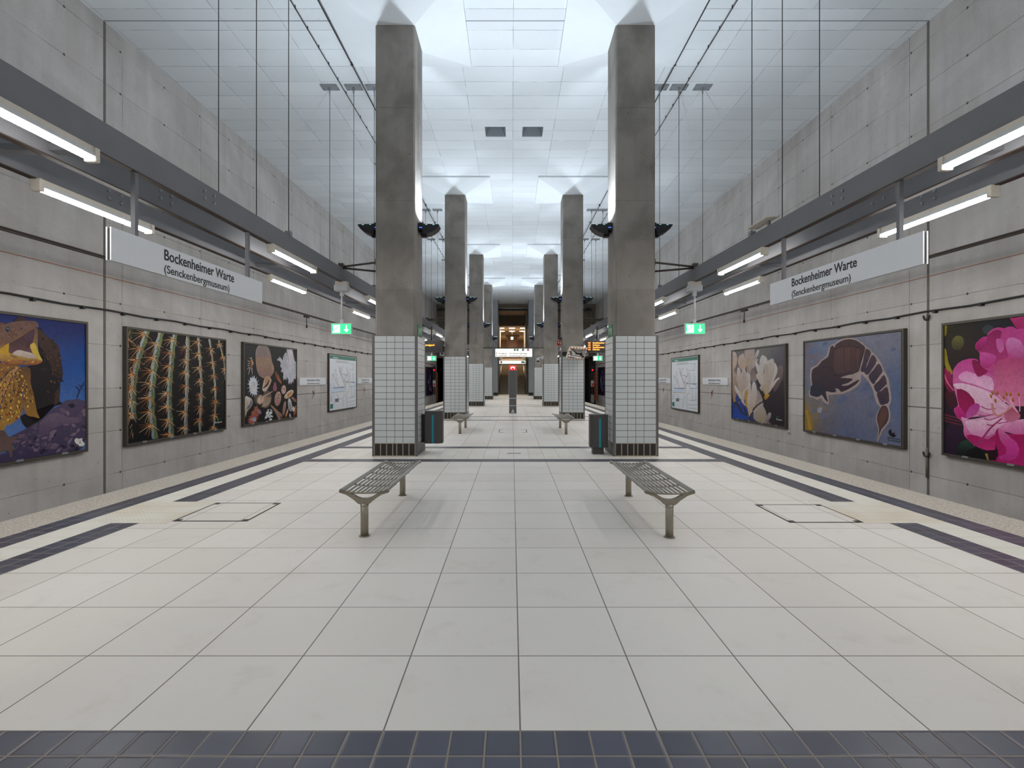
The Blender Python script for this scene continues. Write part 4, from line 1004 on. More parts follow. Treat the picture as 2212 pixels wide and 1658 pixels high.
    a.poly([(290,1150),(420,1140),(600,1120),(700,1150),(640,1200),(560,1280),(440,1300),(340,1260)],(246,206,226),(226,140,190),smooth=2)
    a.poly([(300,1290),(400,1290),(520,1330),(590,1280),(590,1430),(480,1430),(370,1380)],(170,20,90),(206,50,130),smooth=2)
    a.poly([(590,1290),(620,1215),(700,1270),(838,1280),(1100,1330),(1100,1800),(540,1560),(530,1520),(620,1500),(610,1430)],(170,16,90),(196,40,120),smooth=2)
    a.poly([(620,1220),(690,1260),(760,1330),(740,1400),(690,1400),(640,1330)],(214,110,170),(190,50,130),smooth=2)
    a.poly([(700,1340),(780,1330),(830,1420),(800,1520),(680,1540),(620,1500),(700,1470)],(216,70,160),(200,50,140),smooth=2)
    a.poly([(480,1440),(620,1430),(600,1540),(500,1560)],(40,10,24));a.line([(500,1470),(520,1550)],26,(150,140,70),w2=16)
    # right half of the blossom
    a.poly([(1080,240),(1400,180),(1700,330),(1760,600),(1600,860),(1300,960),(1060,900),(1000,600)],(206,70,150),(226,130,180),smooth=3)
    a.poly([(1040,930),(1400,880),(1760,900),(1900,1100),(1700,1400),(1300,1450),(1050,1250)],(240,180,214),(196,50,130),smooth=3)
    a.poly([(1100,960),(1400,930),(1600,1040),(1450,1200),(1150,1160)],(246,206,226),(230,140,190),smooth=3)
    a.poly([(1200,330),(1450,300),(1600,480),(1450,650),(1250,600)],(170,24,100),(206,80,150),smooth=3)
    # throat, shadows, stamens
    a.poly([(680,1070),(770,1000),(830,1060),(838,1120),(720,1160)],(176,80,110),(210,120,150),smooth=2)
    for i in range(26): a.ell(RG.uniform(600,830),RG.uniform(640,780),5,5,0,(190,90,60),n=5)
    for P in [[(450,1000),(520,1030),(600,1020)],[(425,1085),(500,1095),(600,1070)],[(480,1120),(540,1135),(660,1090)],[(510,1180),(570,1185),(660,1120)],[(620,1170),(680,1160),(720,1150)]]: a.line(P,11,(176,60,120),w2=7,smooth=3)
    a.line([(370,1385),(440,1350),(540,1220),(660,1120)],26,(170,50,110),w2=14,smooth=3)
    for P in [[(565,870),(620,940),(700,980),(760,1010)],[(615,870),(660,930),(740,980),(800,1040)],[(550,900),(600,980),(700,1030),(740,1020)],[(595,945),(620,1010),(680,1030)],[(705,880),(750,960),(790,1030)],[(678,910),(690,980),(740,1020)],[(745,880),(760,960),(810,1050)],[(768,940),(780,1010),(820,1060)],[(830,880),(836,960),(838,1050)]]:
        a.line(P,11,(232,170,196),w2=12,smooth=3)
    a.line([(560,970),(570,1040),(600,1090),(660,1080),(760,1000)],26,(214,140,130),w2=12,smooth=3)
    for x,y in [(565,868),(615,866),(550,898),(594,942),(706,878),(678,910),(745,880),(768,938),(828,882)]: a.ell(x,y,11,22,-.25,(190,130,30),(140,84,16),n=10)
    ART['rhododendron']=a

    return ART
ART = {k: (a.z0, a.z1, a.h0, a.h1, a.side, a.L) for k, a in draw_posters().items()}
def print_mat():
    s = NT('poster_print'); a = s.n('ShaderNodeVertexColor', layer_name='ink'); x, y, z = s.pos(); n = s.noise(s.vec(x, y, z), 16, 5, .7)
    n2 = s.noise(s.vec(x, y, z), 3.5, 4, .6)
    v = s.M('ADD', s.M('MULTIPLY', n, .5), s.M('MULTIPLY', n2, .35))
    c = s.mix(s.ramp(v, .25, .6), s.mix(.26, a.outputs[0], (0, 0, 0, 1)), s.mix(1.0, a.outputs[0], (1.22, 1.22, 1.22, 1), 'MULTIPLY'))
    return s.out(c, .5, spec=.2)
M['print'] = print_mat()
def poster_base(key, label, s, z0, z1, h0, h1, group='large photo posters on the walls', inner=None, cat='poster', name='wall_poster', dep=.09):
    L = z1 - z0; H = h1 - h0; ym = (z0 + z1) / 2
    t = wall_thing(name, label, cat, s, ym, CAMZ + h0, group)
    bm = bm_new(); w_ = .045; f0, f1 = sorted((0, -s * dep))
    box(bm, f0, f1, -L / 2, L / 2, 0, w_); box(bm, f0, f1, -L / 2, L / 2, H - w_, H); box(bm, f0, f1, -L / 2, -L / 2 + w_, w_, H - w_); box(bm, f0, f1, L / 2 - w_, L / 2, w_, H - w_)
    link('frame', bm, M['frame'], t)
    bm = bm_new(); f0, f1 = sorted((0, -s * (dep - .02))); box(bm, f0, f1, -L / 2 + w_, L / 2 - w_, w_, H - w_); link('backing_panel', bm, inner or M['gasket'], t)
    for k in range(4):
        bm = bm_new(); y = -L / 2 + L * (k + .6) / 4.2; f0, f1 = sorted((-s * (dep - .02), -s * (dep + .008))); box(bm, f0, f1, y - .06, y + .06, .02, .055); link('clip', bm, M['plate'], t)
    return t, L, H, -s * (dep - .02)
def ink(me, polys_cols):
    ca = me.color_attributes.new('ink', 'BYTE_COLOR', 'CORNER')
    i = 0
    for f in me.polygons:
        cs = polys_cols[f.index]
        for j, li in enumerate(f.loop_indices): ca.data[li].color = cs[j] if isinstance(cs, list) else cs
def art_mesh(t, s, L, H, f, data, parent_name='photo_print'):
    verts = []; faces = []; cols = []; lay = 0
    for pts, K, _ in data:
        n = len(pts); cs = [lin(q) for q in K] if isinstance(K, list) else [lin(K)] * n; back = lay == 0 and isinstance(K, list)
        d = -s * (.0004 + .00002 * lay); lay += 1
        idx = len(verts)
        for (u, v) in pts:
            y = -L / 2 + u if s < 0 else L / 2 - u
            u_ = min(max(y, -L / 2 + .05), L / 2 - .05); v_ = min(max(v, .05), H - .05)
            verts.append((f + d, u_, v_))
        ring = list(range(idx, idx + n))
        # orient toward the platform
        ar = sum(pts[i][0] * pts[(i + 1) % n][1] - pts[(i + 1) % n][0] * pts[i][1] for i in range(n))
        if (ar > 0): pass
        else: ring = ring[::-1]; cs = cs[::-1]
        if back:     # fan, so the soft backdrop shades evenly
            c = len(verts); verts.append((f + d, sum(verts[q][1] for q in ring) / n, sum(verts[q][2] for q in ring) / n)); cm = tuple(sum(q[j] for q in cs) / n for j in range(4))
            for q in range(n): faces.append([ring[q], ring[(q + 1) % n], c]); cols.append([cs[q], cs[(q + 1) % n], cm])
        else: faces.append(ring); cols.append(list(cs))
    me = bpy.data.meshes.new(parent_name); me.from_pydata(verts, [], faces); me.update(); ink(me, cols); me.materials.append(M['print'])
    o = bpy.data.objects.new(parent_name, me); col.objects.link(o); o.parent = t; return o
PL = {'lizard': 'poster of an open mouthed frilled lizard against deep blue sky, left wall nearest the camera',
      'cactus': 'poster of yellow green cactus ribs with orange spines on black, on the left wall',
      'shells': 'poster of many seashells on a black ground, on the left wall',
      'magnolia': 'poster of white magnolia blossoms, on the right wall beside the small name board',
      'scorpion': 'poster of a curled brown fossil on blue grey ground, on the right wall',
      'rhododendron': 'poster of a bright pink rhododendron flower, right wall nearest the camera'}
wht = plain('logo_white', lin((226, 222, 214)), .5)
for key, (z0, z1, h0, h1, sd, data) in ART.items():
    s = -1 if sd == 'L' else 1
    t, L, H, f = poster_base(key, PL[key], s, z0, z1, h0, h1)
    art_mesh(t, s, L, H, f, data)
    d = (0, 1, 0) if s < 0 else (0, -1, 0); e = lambda u: (-L / 2 + u if s < 0 else L / 2 - u)
    ff = f - s * .0285 * 1
    ff = f - s * .030
    ff = f - s * .0225
    ff = f - s * (.0004 + .00002 * 1010) if key == 'cactus' else f - s * .008
    if key in ('lizard', 'scorpion'):
        m_ = wht if key == 'lizard' else M['letter']
        ta, tb = (.108, .062) if key == 'lizard' else (.185, .135)
        text('lettering', 'Naturmuseum', (ff, e(L - .47), ta), d, .032, m_, t, .36, .01); text('lettering', 'Senckenberg', (ff, e(L - .47), tb), d, .032, m_, t, .36, .01)
    if key in ('cactus', 'magnolia'):
        text('lettering', 'Palmengarten', (ff, e(L - .56), .225), d, .045, wht, t, .34, .01)
# dark violet posters at the far end
for s, (z0, z1) in ((-1, (44.2, 47.8)), (1, (44.6, 48.2))):
    t, L, H, f = poster_base('far', 'dark violet poster near the end of the %s wall' % SIDE[s], s, z0, z1, -1.5, 1.08)
    rr = random.Random(20 + s)
    L_ = [([(.06, .06), (3.5, .06), (3.5, 2.5), (.06, 2.5)], (24, 20, 40), None)]
    for q in range(26):
        x = rr.uniform(1.0, 2.6); y = rr.uniform(.3, 1.9); hgt = rr.uniform(.15, .6); wd = rr.uniform(.05, .3)
        L_.append(([(x, y), (x + wd, y + .04), (x + wd * .7, y + hgt), (x + wd * .2, y + hgt * .8)], rr.choice([(90, 80, 160), (150, 140, 208), (48, 40, 96), (200, 190, 225)]), None))
    art_mesh(t, s, L, H, f, L_)
# ---------------------------------------------------------------- network maps
C_TEAL = plain('map_teal', lin((16, 118, 96)), .45, 0, .03)
LN = {n: plain('map_' + n, lin(c), .5, 0, .03) for n, c in dict(grey=(120, 124, 132), red=(196, 70, 70), blue=(70, 110, 190), cyan=(130, 190, 230), ochre=(190, 150, 80), navy=(60, 70, 120), ink=(60, 62, 70), paper=(226, 230, 236)).items()}
for s, (z0, z1, h0, h1) in ((-1, (22.28, 25.93, -1.46, 1.13)), (1, (22.85, 26.65, -1.55, 1.09))):
    t, L, H, f = poster_base('map', 'white underground network map with green header on the %s wall' % SIDE[s], s, z0, z1, h0, h1, 'network maps on the walls', LN['paper'], 'map', 'network_map')
    e = lambda u: (-L / 2 + u * L if s < 0 else L / 2 - u * L)
    def quad(nm, m, u0, u1, v0, v1, dd=.002):
        bm = bm_new(); a = sorted((f, f - s * dd)); b = sorted((e(u0), e(u1))); box(bm, a[0], a[1], b[0], b[1], v0 * H, v1 * H); return link(nm, bm, m, t)
    quad('header_band', C_TEAL, .03, .97, .915, .975); quad('legend_box', C_TEAL, .04, .13, .05, .13)
    def seg(bm, p, q, wd=.012, dd=.003):
        (u0, v0), (u1, v1) = p, q; y0, z0_, y1, z1_ = e(u0), v0 * H, e(u1), v1 * H; l = math.hypot(y1 - y0, z1_ - z0_) or 1; nx, nz = -(z1_ - z0_) / l * wd / 2, (y1 - y0) / l * wd / 2
        prism(bm, [(y0 + nx, z0_ + nz), (y1 + nx, z1_ + nz), (y1 - nx, z1_ - nz), (y0 - nx, z0_ - nz)], 'x', *sorted((f, f - s * dd)))
    lines = {'red': [[(.1, .66), (.32, .42)], [(.34, .72), (.55, .42)], [(.64, .68), (.5, .52)], [(.5, .52), (.62, .52)], [(.4, .42), (.56, .42)]],
             'blue': [[(.08, .40), (.56, .40)], [(.72, .42), (.95, .42)], [(.08, .50), (.08, .40)], [(.75, .5), (.9, .49), (.96, .42)]],
             'cyan': [[(.08, .37), (.56, .37)], [(.03, .48), (.03, .36), (.16, .3), (.17, .05)], [(.1, .34), (.5, .345)]],
             'ochre': [[(.05, .32), (.56, .33)], [(.57, .33), (.57, .45), (.62, .51), (.7, .50), (.72, .42), (.7, .34), (.64, .3), (.6, .33)]],
             'navy': [[(.16, .50), (.16, .41), (.5, .41)], [(.56, .50), (.96, .50)], [(.48, .66), (.62, .62)]],
             'grey': [[(.2, .86), (.72, .86)], [(.36, .78), (.36, .70), (.52, .46)], [(.46, .8), (.40, .70)], [(.6, .78), (.66, .6), (.66, .52)], [(.75, .85), (.88, .85), (.84, .74), (.66, .74)], [(.3, .8), (.42, .64)], [(.7, .7), (.72, .5)], [(.85, .68), (.85, .5)], [(.24, .3), (.32, .2), (.44, .2)], [(.5, .3), (.46, .06)], [(.58, .3), (.62, .04)], [(.68, .2), (.92, .22)], [(.66, .12), (.94, .14)], [(.7, .06), (.9, .07)], [(.78, .42), (.8, .22)], [(.9, .4), (.9, .22)], [(.1, .66), (.1, .52)], [(.18, .74), (.28, .5)]]}
    for nme, Ls in lines.items():
        bm = bm_new()
        for pl in Ls:
            for a, b in zip(pl, pl[1:]): seg(bm, a, b, .02 if nme not in ('grey', 'red') else .009 if nme == 'grey' else .014)
        link('route_line', bm, LN[nme], t)
    bm = bm_new(); rr = random.Random(3)
    for pl in lines['grey'] + lines['red']:
        for a, b in zip(pl, pl[1:]):
            n_ = int(math.hypot(b[0] - a[0], b[1] - a[1]) * 28)
            for j in range(n_):
                k = (j + .5) / max(n_, 1); u = a[0] + (b[0] - a[0]) * k + .012; v = a[1] + (b[1] - a[1]) * k
                seg(bm, (u, v), (u + rr.uniform(.02, .05), v), .010)
    for j in range(14): seg(bm, (.24 + j * .03, .862), (.265 + j * .03, .90), .01)
    for j in range(6): seg(bm, (.05, .28 - j * .02), (.1, .28 - j * .02), .014)
    for j in range(5): seg(bm, (.2, .16 + j * .012), (.32, .16 + j * .012), .025)
    o_ = link('station_names', bm, LN['ink'], t); o_['kind'] = 'stuff'
    text('lettering', 'Schnellbahnplan', (f - s * .003, e(.13), .926 * H), (0, 1, 0) if s < 0 else (0, -1, 0), .075, M['signwhite'], t, .62, .02)
# ---------------------------------------------------------------- cables and wires along the walls
for s in (-1, 1):
    bm = bm_new(); y = Y0; pts = []
    t = thing('wall_cable', 'black cable clipped along the %s wall above the posters' % SIDE[s], 'cable', (xwall(s, 20), 20, CAMZ + (1.42 if s < 0 else 1.385)))
    while y < Y1: pts.append((xwall(s, y) - xwall(s, 20) - s * .035, y - 20, .012 * math.sin(y * PI) - .0015 * (y - 10) * (s < 0))); y += .5
    tube(bm, pts, .021, 6); link('cable_run', bm, M['cable'], t)
    for n_ in range(34):
        y = 8.9 + n_ * 1.0 + (0 if s < 0 else .35); bm = bm_new(); x = xwall(s, y) - xwall(s, 20)
        a = sorted((x, x - s * .07)); box(bm, a[0], a[1], y - 20 - .03, y - 20 + .03, -.05 - .0015 * (y - 10) * (s < 0), .01); link('cable_clip', bm, M['cable'], t)
    bm = bm_new(); tube(bm, [(xwall(s, yy) - s * .06, yy, CAMZ + 2.11) for yy in (Y0, 10, 30, Y1)], .007, 5)
    tag(link('orange_wire', bm, M['orange']), 'thin orange wire stretched along the %s wall' % SIDE[s], 'wire')
    for q, (dz, dx) in enumerate(((0, 0), (.045, .05))):
        bm = bm_new(); a0 = -7.25 if s < 0 else 7.42
        tube(bm, [(a0 + s * dx + TAP[s] * yy, yy, CAMZ + 2.045 + dz + .004 * yy) for yy in (Y0 + .3, 5, 15, 30, 49)], .017, 6)
        tag(link('contact_wire', bm, M['brown']), 'dark overhead contact wire above the %s track, %s of the pair' % (SIDE[s], ['lower', 'upper'][q]), 'wire', 'overhead contact wires')
    y = 16.8 if s < 0 else 15.2
    t = thing('wire_dropper', 'small dark dropper with hanging weight on the %s contact wire' % SIDE[s], 'dropper', ((-7.25 if s < 0 else 7.42) + TAP[s] * y, y, CAMZ + 2.045 + .004 * y - .075))
    bm = bm_new(); box(bm, -.04, .04, -.16, .16, .0, .05); link('insulator', bm, M['cable'], t)
    bm = bm_new(); tube(bm, [(0, 0, 0), (0, .02, -.24)], .012, 6); tube(bm, [(0, .02, -.24), (0, .02, -.34)], .025, 6); link('weight', bm, M['cable'], t)
    # ceiling conduits
    for i, (x, r_, nm) in enumerate(((4.42, .010, 'beaded'), (3.88, .015, 'smooth'))):
        bm = bm_new(); pts = [(s * x + .04 + TAP[s] * .35 * yy, yy, CEIL - .07) for yy in [Y0 + .6 * j for j in range(110)]]
        tube(bm, pts, r_, 6)
        if i == 0:
            for p in pts[::1]: box(bm, p[0] - .006, p[0] + .006, p[1] - .01, p[1] + .01, p[2] - .013, CEIL)
        else:
            for p in pts[::4]: box(bm, p[0] - .03, p[0] + .03, p[1] - .015, p[1] + .015, p[2] - .01, CEIL)
        tag(link('ceiling_conduit', bm, M['dark']), '%s dark conduit running along the ceiling over the %s platform side' % (nm, SIDE[s]), 'conduit', 'ceiling conduits')
# conduit with loops in the right wall joint
t = thing('joint_conduit', 'grey conduit with two black cable loops in the right wall joint', 'conduit', (xwall(1, 10.46), 10.46, 0))
bm = bm_new(); tube(bm, [(-.03, .0, -.5), (-.03, 0, .1)], .022, 8); tube(bm, [(-.03, 0, .12), (-.03, 0, 2.88)], .009, 6); link('pipe', bm, plain('grey_pipe', lin((128, 122, 112)), .8), t)
for z in (0.03, 2.86):
    bm = bm_new(); pts = [(-.04, .075 * math.cos(an), z + .1 * math.sin(an)) for an in [PI * j / 8 for j in range(8, 17)]]
    tube(bm, pts, .018, 6); link('cable_loop', bm, M['cable'], t)
# outlets on the right wall, litter on the strip
t = wall_thing('wall_socket', 'small white socket low on the right wall below the magnolia poster', 'socket', 1, 15.6, -.18)
bm = bm_new(); box(bm, -.03, 0, -.06, .06, 0, .1); link('housing', bm, M['lightgrey'], t)
bm = bm_new(); box(bm, -.034, -.03, -.03, .03, .03, .07); link('face', bm, M['dark'], t)
bm = bm_new(); rr = random.Random(2)
v = [bm.verts.new((4.80 + rr.uniform(-.04, .04), 7.9 + rr.uniform(-.03, .03), .005 + rr.uniform(0, .02))) for _ in range(9)]
bmesh.ops.convex_hull(bm, input=v); tag(link('green_scrap', bm, M['green_flat']), 'tiny scrap of green litter on the right tactile strip', 'litter')
# ---------------------------------------------------------------- exit signs
def exit_sign(x, y, ztop, label, pole_top, sc_=1.0, mirror=False):
    t = thing('exit_sign', label, 'exit sign', (x, y, ztop), 0, 'hanging green exit signs')
    w_, h_ = .43 * sc_, .24 * sc_
    bm = bm_new(); box(bm, -w_ / 2, w_ / 2, 0, .07, -h_, 0); link('housing', bm, M['lightgrey'], t, .004)
    bm = bm_new(); box(bm, -w_ / 2 + .018, w_ / 2 - .018, -.003, 0, -h_ + .02, -.018); link('lit_panel', bm, M['green'], t)
    bm = bm_new(); k = h_ / .24; f0, f1 = -.007, -.0035
    ax = w_ * .24
    prism(bm, [(ax - .012, -.045 * k), (ax + .012, -.045 * k), (ax + .012, -.13 * k), (ax + .05, -.13 * k), (ax, -.195 * k), (ax - .05, -.13 * k), (ax - .012, -.13 * k)], 'y', f0, f1); link('arrow', bm, M['exit_w'], t)
    bm = bm_new(); ax = -w_ * .24
    prism(bm, [(ax - .07, -.04 * k), (ax + .075, -.04 * k), (ax + .075, -.20 * k), (ax - .085, -.20 * k), (ax - .06, -.15 * k)], 'y', f0, f1); link('pictogram', bm, M['exit_w'], t)
    bm = bm_new(); prism(bm, [(ax - .05, -.15 * k), (ax - .04, -.16 * k), (ax + .05, -.075 * k), (ax + .035, -.07 * k)], 'y', -.009, -.0072); ball(bm, (ax + .01, -.008, -.07 * k), .012, 8); link('running_figure', bm, M['green'], t)
    bm = bm_new(); tube(bm, [(0, .035, 0), (0, .035, pole_top - ztop)], .02, 8); box(bm, -.03, .03, .01, .06, 0, .08); box(bm, -.035, .035, 0, .07, pole_top - ztop - .1, pole_top - ztop); link('pole', bm, M['lightgrey'], t)
    bm = bm_new(); box(bm, -.14, .14, -.05, .12, pole_top - ztop, pole_top - ztop + .12); link('junction_box', bm, M['lightgrey'], t, .006)
    bm = bm_new(); box(bm, -.12, .12, -.04, .10, pole_top - ztop + .12, BZ0 - ztop); link('mounting_plate', bm, M['cream'], t)
    return t
for s in (-1, 1):
    exit_sign(xbeam(s, 0, 10.5), 10.5, CAMZ + 1.16, 'lit green exit sign with down arrow hanging beside the nearest %s column' % SIDE[s], 3.37)
    exit_sign(xbeam(s, 0, 20.7) + s * .0, 20.7, CAMZ + .95, 'smaller lit green exit sign seen under the %s departure board' % SIDE[s], 3.37, .9)
# ---------------------------------------------------------------- beam struts from the columns
for k in (0, 1, 2, 3):
    for s in (-1, 1):
        y = coly(k); xc = colx(s, k) + s * .395; xb = xbeam(s, 0, y)
        t = thing('beam_strut', 'steel strut pair tying the %s column of the %s row to the inner beam' % (COLN[k], SIDE[s]), 'strut', (xb, y, BZ1), 0, 'steel struts at the columns')
        bm = bm_new(); tube(bm, [(0, 0, .02), (xc - xb, -.28, .05)], .022, 8); link('strut_bar', bm, M['frame'], t)
        bm = bm_new(); tube(bm, [(0, 0, .0), (xc - xb, .28, -.03)], .022, 8); link('strut_bar', bm, M['frame'], t)
        for dy, dz in ((-.28, .05), (.28, -.03)):
            bm = bm_new(); a = sorted((xc - xb, xc - xb + s * .03)); box(bm, a[0], a[1], dy - .05, dy + .05, dz - .06, dz + .06); link('wall_plate', bm, M['frame'], t)
        bm = bm_new(); box(bm, -.05, .05, -.05, .05, 0, .09); link('beam_clamp', bm, M['frame'], t)
# ---------------------------------------------------------------- small green signs on the inner column faces
for s in (-1, 1):
    x = colx(s, 0) - s * .397; y0 = 10.52
    t = thing('escape_plate', 'small green escape route plate on the inner face of the nearest %s column' % SIDE[s], 'sign', (x, y0, CAMZ + .86), 0, 'green escape plates on the columns')
    bm = bm_new(); a = sorted((0, -s * .006)); box(bm, a[0], a[1], -.14, .3, 0, .27); link('plate', bm, M['green_flat'], t)
    bm = bm_new(); a = sorted((-s * .006, -s * .009)); yy = .19
    prism(bm, [(yy - .02, .08), (yy + .02, .08), (yy + .02, .17), (yy + .06, .17), (yy, .23), (yy - .06, .17), (yy - .02, .17)], 'x', *a); prism(bm, [(-.09, .05), (-.06, .04), (.0, .13), (.04, .1), (.05, .12), (.0, .19), (-.03, .2), (-.07, .17), (-.03, .14)], 'x', *a); link('pictogram', bm, M['pale'], t)
# ---------------------------------------------------------------- departure boards
for s in (-1, 1):
    xa, xb = (-4.50, -2.60) if s < 0 else (2.79, 4.66); y = 19.02
    t = thing('departure_board', ('dark departure board with one line of orange lettering, hung left of the second left column' if s < 0 else 'dark departure board with four lines of orange lettering beside the second right column'), 'display', ((xa + xb) / 2, y, 2.54), 0, 'departure boards')
    h_ = (xb - xa) / 2
    bm = bm_new(); box(bm, -h_, h_, 0, .22, 0, .45); link('case', bm, M['display'], t, .01)
    bm = bm_new(); box(bm, -h_ + .05, h_ - .05, -.006, 0, .045, .405); link('screen', bm, M['display'], t)
    for dx in (-.5, .5):
        bm = bm_new(); tube(bm, [(dx, .11, .45), (dx, .11, BZ0 - 2.54)], .025, 8); link('suspension_pipe', bm, M['dark'], t)
    bm = bm_new(); xs_ = [xbeam(s, i, y) - (xa + xb) / 2 for i in range(2)]; box(bm, min(min(xs_), -.55), max(max(xs_), .55), .07, .15, BZ0 - 2.54 - .05, BZ0 - 2.54); link('carrier_bar', bm, M['beam'], t)
    if s > 0:
        for i, (a, b) in enumerate((('U4', 'Seckbacher L'), ('U4', 'Enkheim'), ('U4', 'Seckbacher L'), ('U4', 'Enkheim'))):
            z = .335 - i * .083
            text('lettering', a, (-h_ + .08, -.008, z), (1, 0, 0), .05, M['orange_led'], t, .085, .05)
            text('lettering', b, (-h_ + .25, -.008, z), (1, 0, 0), .05, M['orange_led'], t, .52 if len(b) > 8 else .26, .05)
    else:
        text('lettering', 'Bitte nicht einsteigen!', (h_ - 1.30, -.008, .25), (1, 0, 0), .06, M['orange_led'], t, .98, .05)
# ---------------------------------------------------------------- direction signs
def icon(nm, m1, m2, x, z, q, t, y=-.004, kind=0):
    bm = bm_new(); box(bm, x, x + q, y - .003, y, z, z + q); o = link(nm, bm, m1, t)
    bm = bm_new()
    if kind == 0: prism(bm, [(x + q * .2, z + q * .15), (x + q * .5, z + q * .5), (x + q * .3, z + q * .6), (x + q * .6, z + q * .85), (x + q * .75, z + q * .6), (x + q * .6, z + q * .45), (x + q * .7, z + q * .15)], 'y', y - .006, y - .003)
    else: prism(bm, [(x + q * .15, z + q * .3), (x + q * .85, z + q * .3), (x + q * .8, z + q * .5), (x + q * .6, z + q * .7), (x + q * .4, z + q * .7), (x + q * .2, z + q * .5)], 'y', y - .006, y - .003)
    link('icon_mark', bm, m2, o)
t = thing('direction_sign', 'large backlit white direction sign hanging between the third pair of columns', 'sign', (.10, 29.0, 2.80))
bm = bm_new(); box(bm, -1.065, 1.065, 0, .16, 0, .485); link('light_box', bm, M['lightgrey'], t, .01)
bm = bm_new(); box(bm, -1.05, 1.05, -.004, 0, .015, .47); link('lit_face', bm, M['whiteglow'], t)
bm = bm_new(); tube(bm, [(colx(-1, 2) + .395 - .10, .08, .53), (colx(1, 2) - .395 - .10, .08, .53)], .025, 8); link('carrier_tube', bm, M['frame'], t)
for s in (-1, 1):
    bm = bm_new(); tube(bm, [((colx(s, 2) - s * .395) - .10, .08, 1.57), (s * .78, .08, .55)], .009, 6); link('stay_wire', bm, M['rod'], t)
gl = M['glareletter'] = plain('glare_letter', lin((60, 52, 50)), .5, 0, .02)  # upper row's lettering greyed, glare of the lit face put into its colour
for z, a, b, m_ in ((.17, 'Ausgang', 'Senckenberganlage', gl), (.035, 'Universität', 'Senckenbergmuseum', M['letter'])):
    text('lettering', a, (-.9, -.006, z), (1, 0, 0), .085, m_, t, .50, .03); text('lettering', b, (-.28, -.006, z), (1, 0, 0), .085, m_, t, 1.06, .03)
    bm = bm_new(); prism(bm, [(-1.0, z), (-.975, z), (-.975, z + .06), (-.955, z + .05), (-.955, z + .07), (-.9875, z + .105), (-1.02, z + .07), (-1.02, z + .05), (-1.0, z + .06)], 'y', -.008, -.005); link('arrow', bm, M['letter'], t)
grn = plain('icon_green', lin((20, 150, 96)), .5); nav = plain('icon_navy', lin((58, 56, 84)), .5)
icon('exit_icon', grn, M['signwhite'], .0, .345, .12, t); icon('stairs_icon', grn, M['signwhite'], .16, .345, .12, t); icon('lift_icon', nav, M['signwhite'], .47, .345, .12, t); icon('fire_icon', M['redp'], M['signwhite'], .76, .345, .12, t, kind=1)
t = thing('direction_sign', 'low backlit white sign hanging in front of the stair opening', 'sign', (.04, 47.4, 2.95))
bm = bm_new(); box(bm, -1.24, 1.24, 0, .14, 0, .32); link('light_box', bm, M['lightgrey'], t)
bm = bm_new(); box(bm, -1.22, 1.22, -.004, 0, .02, .30); link('lit_face', bm, M['whiteglow'], t)
icon('exit_icon', grn, M['signwhite'], .83, .06, .2, t); icon('stairs_icon', grn, M['signwhite'], 1.02, .06, .17, t); icon('arrow_icon', M['signwhite'], M['letter'], -1.15, .06, .2, t)
bm = bm_new(); tube(bm, [(-1.34, .07, -.06), (1.49, .07, -.06)], .03, 8); link('carrier_tube', bm, M['frame'], t)
# ---------------------------------------------------------------- emergency call pillar
t = thing('emergency_pillar', 'slim grey emergency call pillar with glowing red top in the middle of the platform', 'pillar', (.035, 22.75, 0))
bm = bm_new(); prism(bm, [(-.15, -.12), (.15, -.12), (.17, .12), (-.17, .12)], 'z', 0, .86); link('base', bm, M['pillar'], t, .006)
bm = bm_new(); prism(bm, [(-.15, -.13), (.15, -.13), (.205, .0), (.205, .14), (-.205, .14), (-.205, 0)], 'z', .86, 1.94); link('body', bm, M['pillar'], t, .006)
bm = bm_new(); box(bm, -.15, .15, -.12, .12, 1.94, 2.14); link('red_lamp', bm, M['redglow'], t, .01)
bm = bm_new(); prism(bm, [(-.085, 2.07), (-.10, 2.03), (-.075, 1.98), (-.05, 1.985), (-.055, 2.02), (-.03, 2.045), (.03, 2.045), (.055, 2.02), (.05, 1.985), (.075, 1.98), (.10, 2.03), (.085, 2.07), (.05, 2.095), (-.05, 2.095)], 'y', -.126, -.121); link('phone_symbol', bm, M['whitelit'], t)
for z in (.33, .66):
    bm = bm_new(); box(bm, -.155, .155, -.126, .0, z, z + .03); link('band', bm, M['lightgrey'], t)
bm = bm_new(); prism(bm, [(-.08, .03), (.09, .03), (.0, .2)], 'y', -.124, -.1205); link('triangle_mark', bm, M['lightgrey'], t)
# ---------------------------------------------------------------- traffic mirror, cameras, fire point sign
t = thing('safety_mirror', 'tilted convex mirror with red and white border on the second right column', 'mirror', (2.42, 18.74, 2.50))
rig = bpy.data.objects.new('mirror_head', None)
def rrect(w_, h_, r_, n=5):
    P_ = []
    for cx, cy, a0 in ((w_ - r_, h_ - r_, 0), (-w_ + r_, h_ - r_, 90), (-w_ + r_, -h_ + r_, 180), (w_ - r_, -h_ + r_, 270)):
        for j in range(n + 1): P_.append((cx + r_ * math.cos(R(a0 + 90 * j / n)), cy + r_ * math.sin(R(a0 + 90 * j / n))))
    return P_
def resamp(P_, N):
    Q = []; L_ = [0]
    for i in range(len(P_)): L_.append(L_[-1] + math.dist(P_[i], P_[(i + 1) % len(P_)]))
    for j in range(N):
        d_ = L_[-1] * j / N; i = max(q for q in range(len(P_)) if L_[q] <= d_); k = (d_ - L_[i]) / (L_[i + 1] - L_[i] + 1e-9); a, b = P_[i], P_[(i + 1) % len(P_)]
        Q.append((a[0] + (b[0] - a[0]) * k, a[1] + (b[1] - a[1]) * k))
    return Q
mt = Matrix.Rotation(R(34), 4, 'Z') @ Matrix.Rotation(R(28), 4, 'X')
def xf(o):
    for v in o.data.vertices: v.co = mt @ v.co
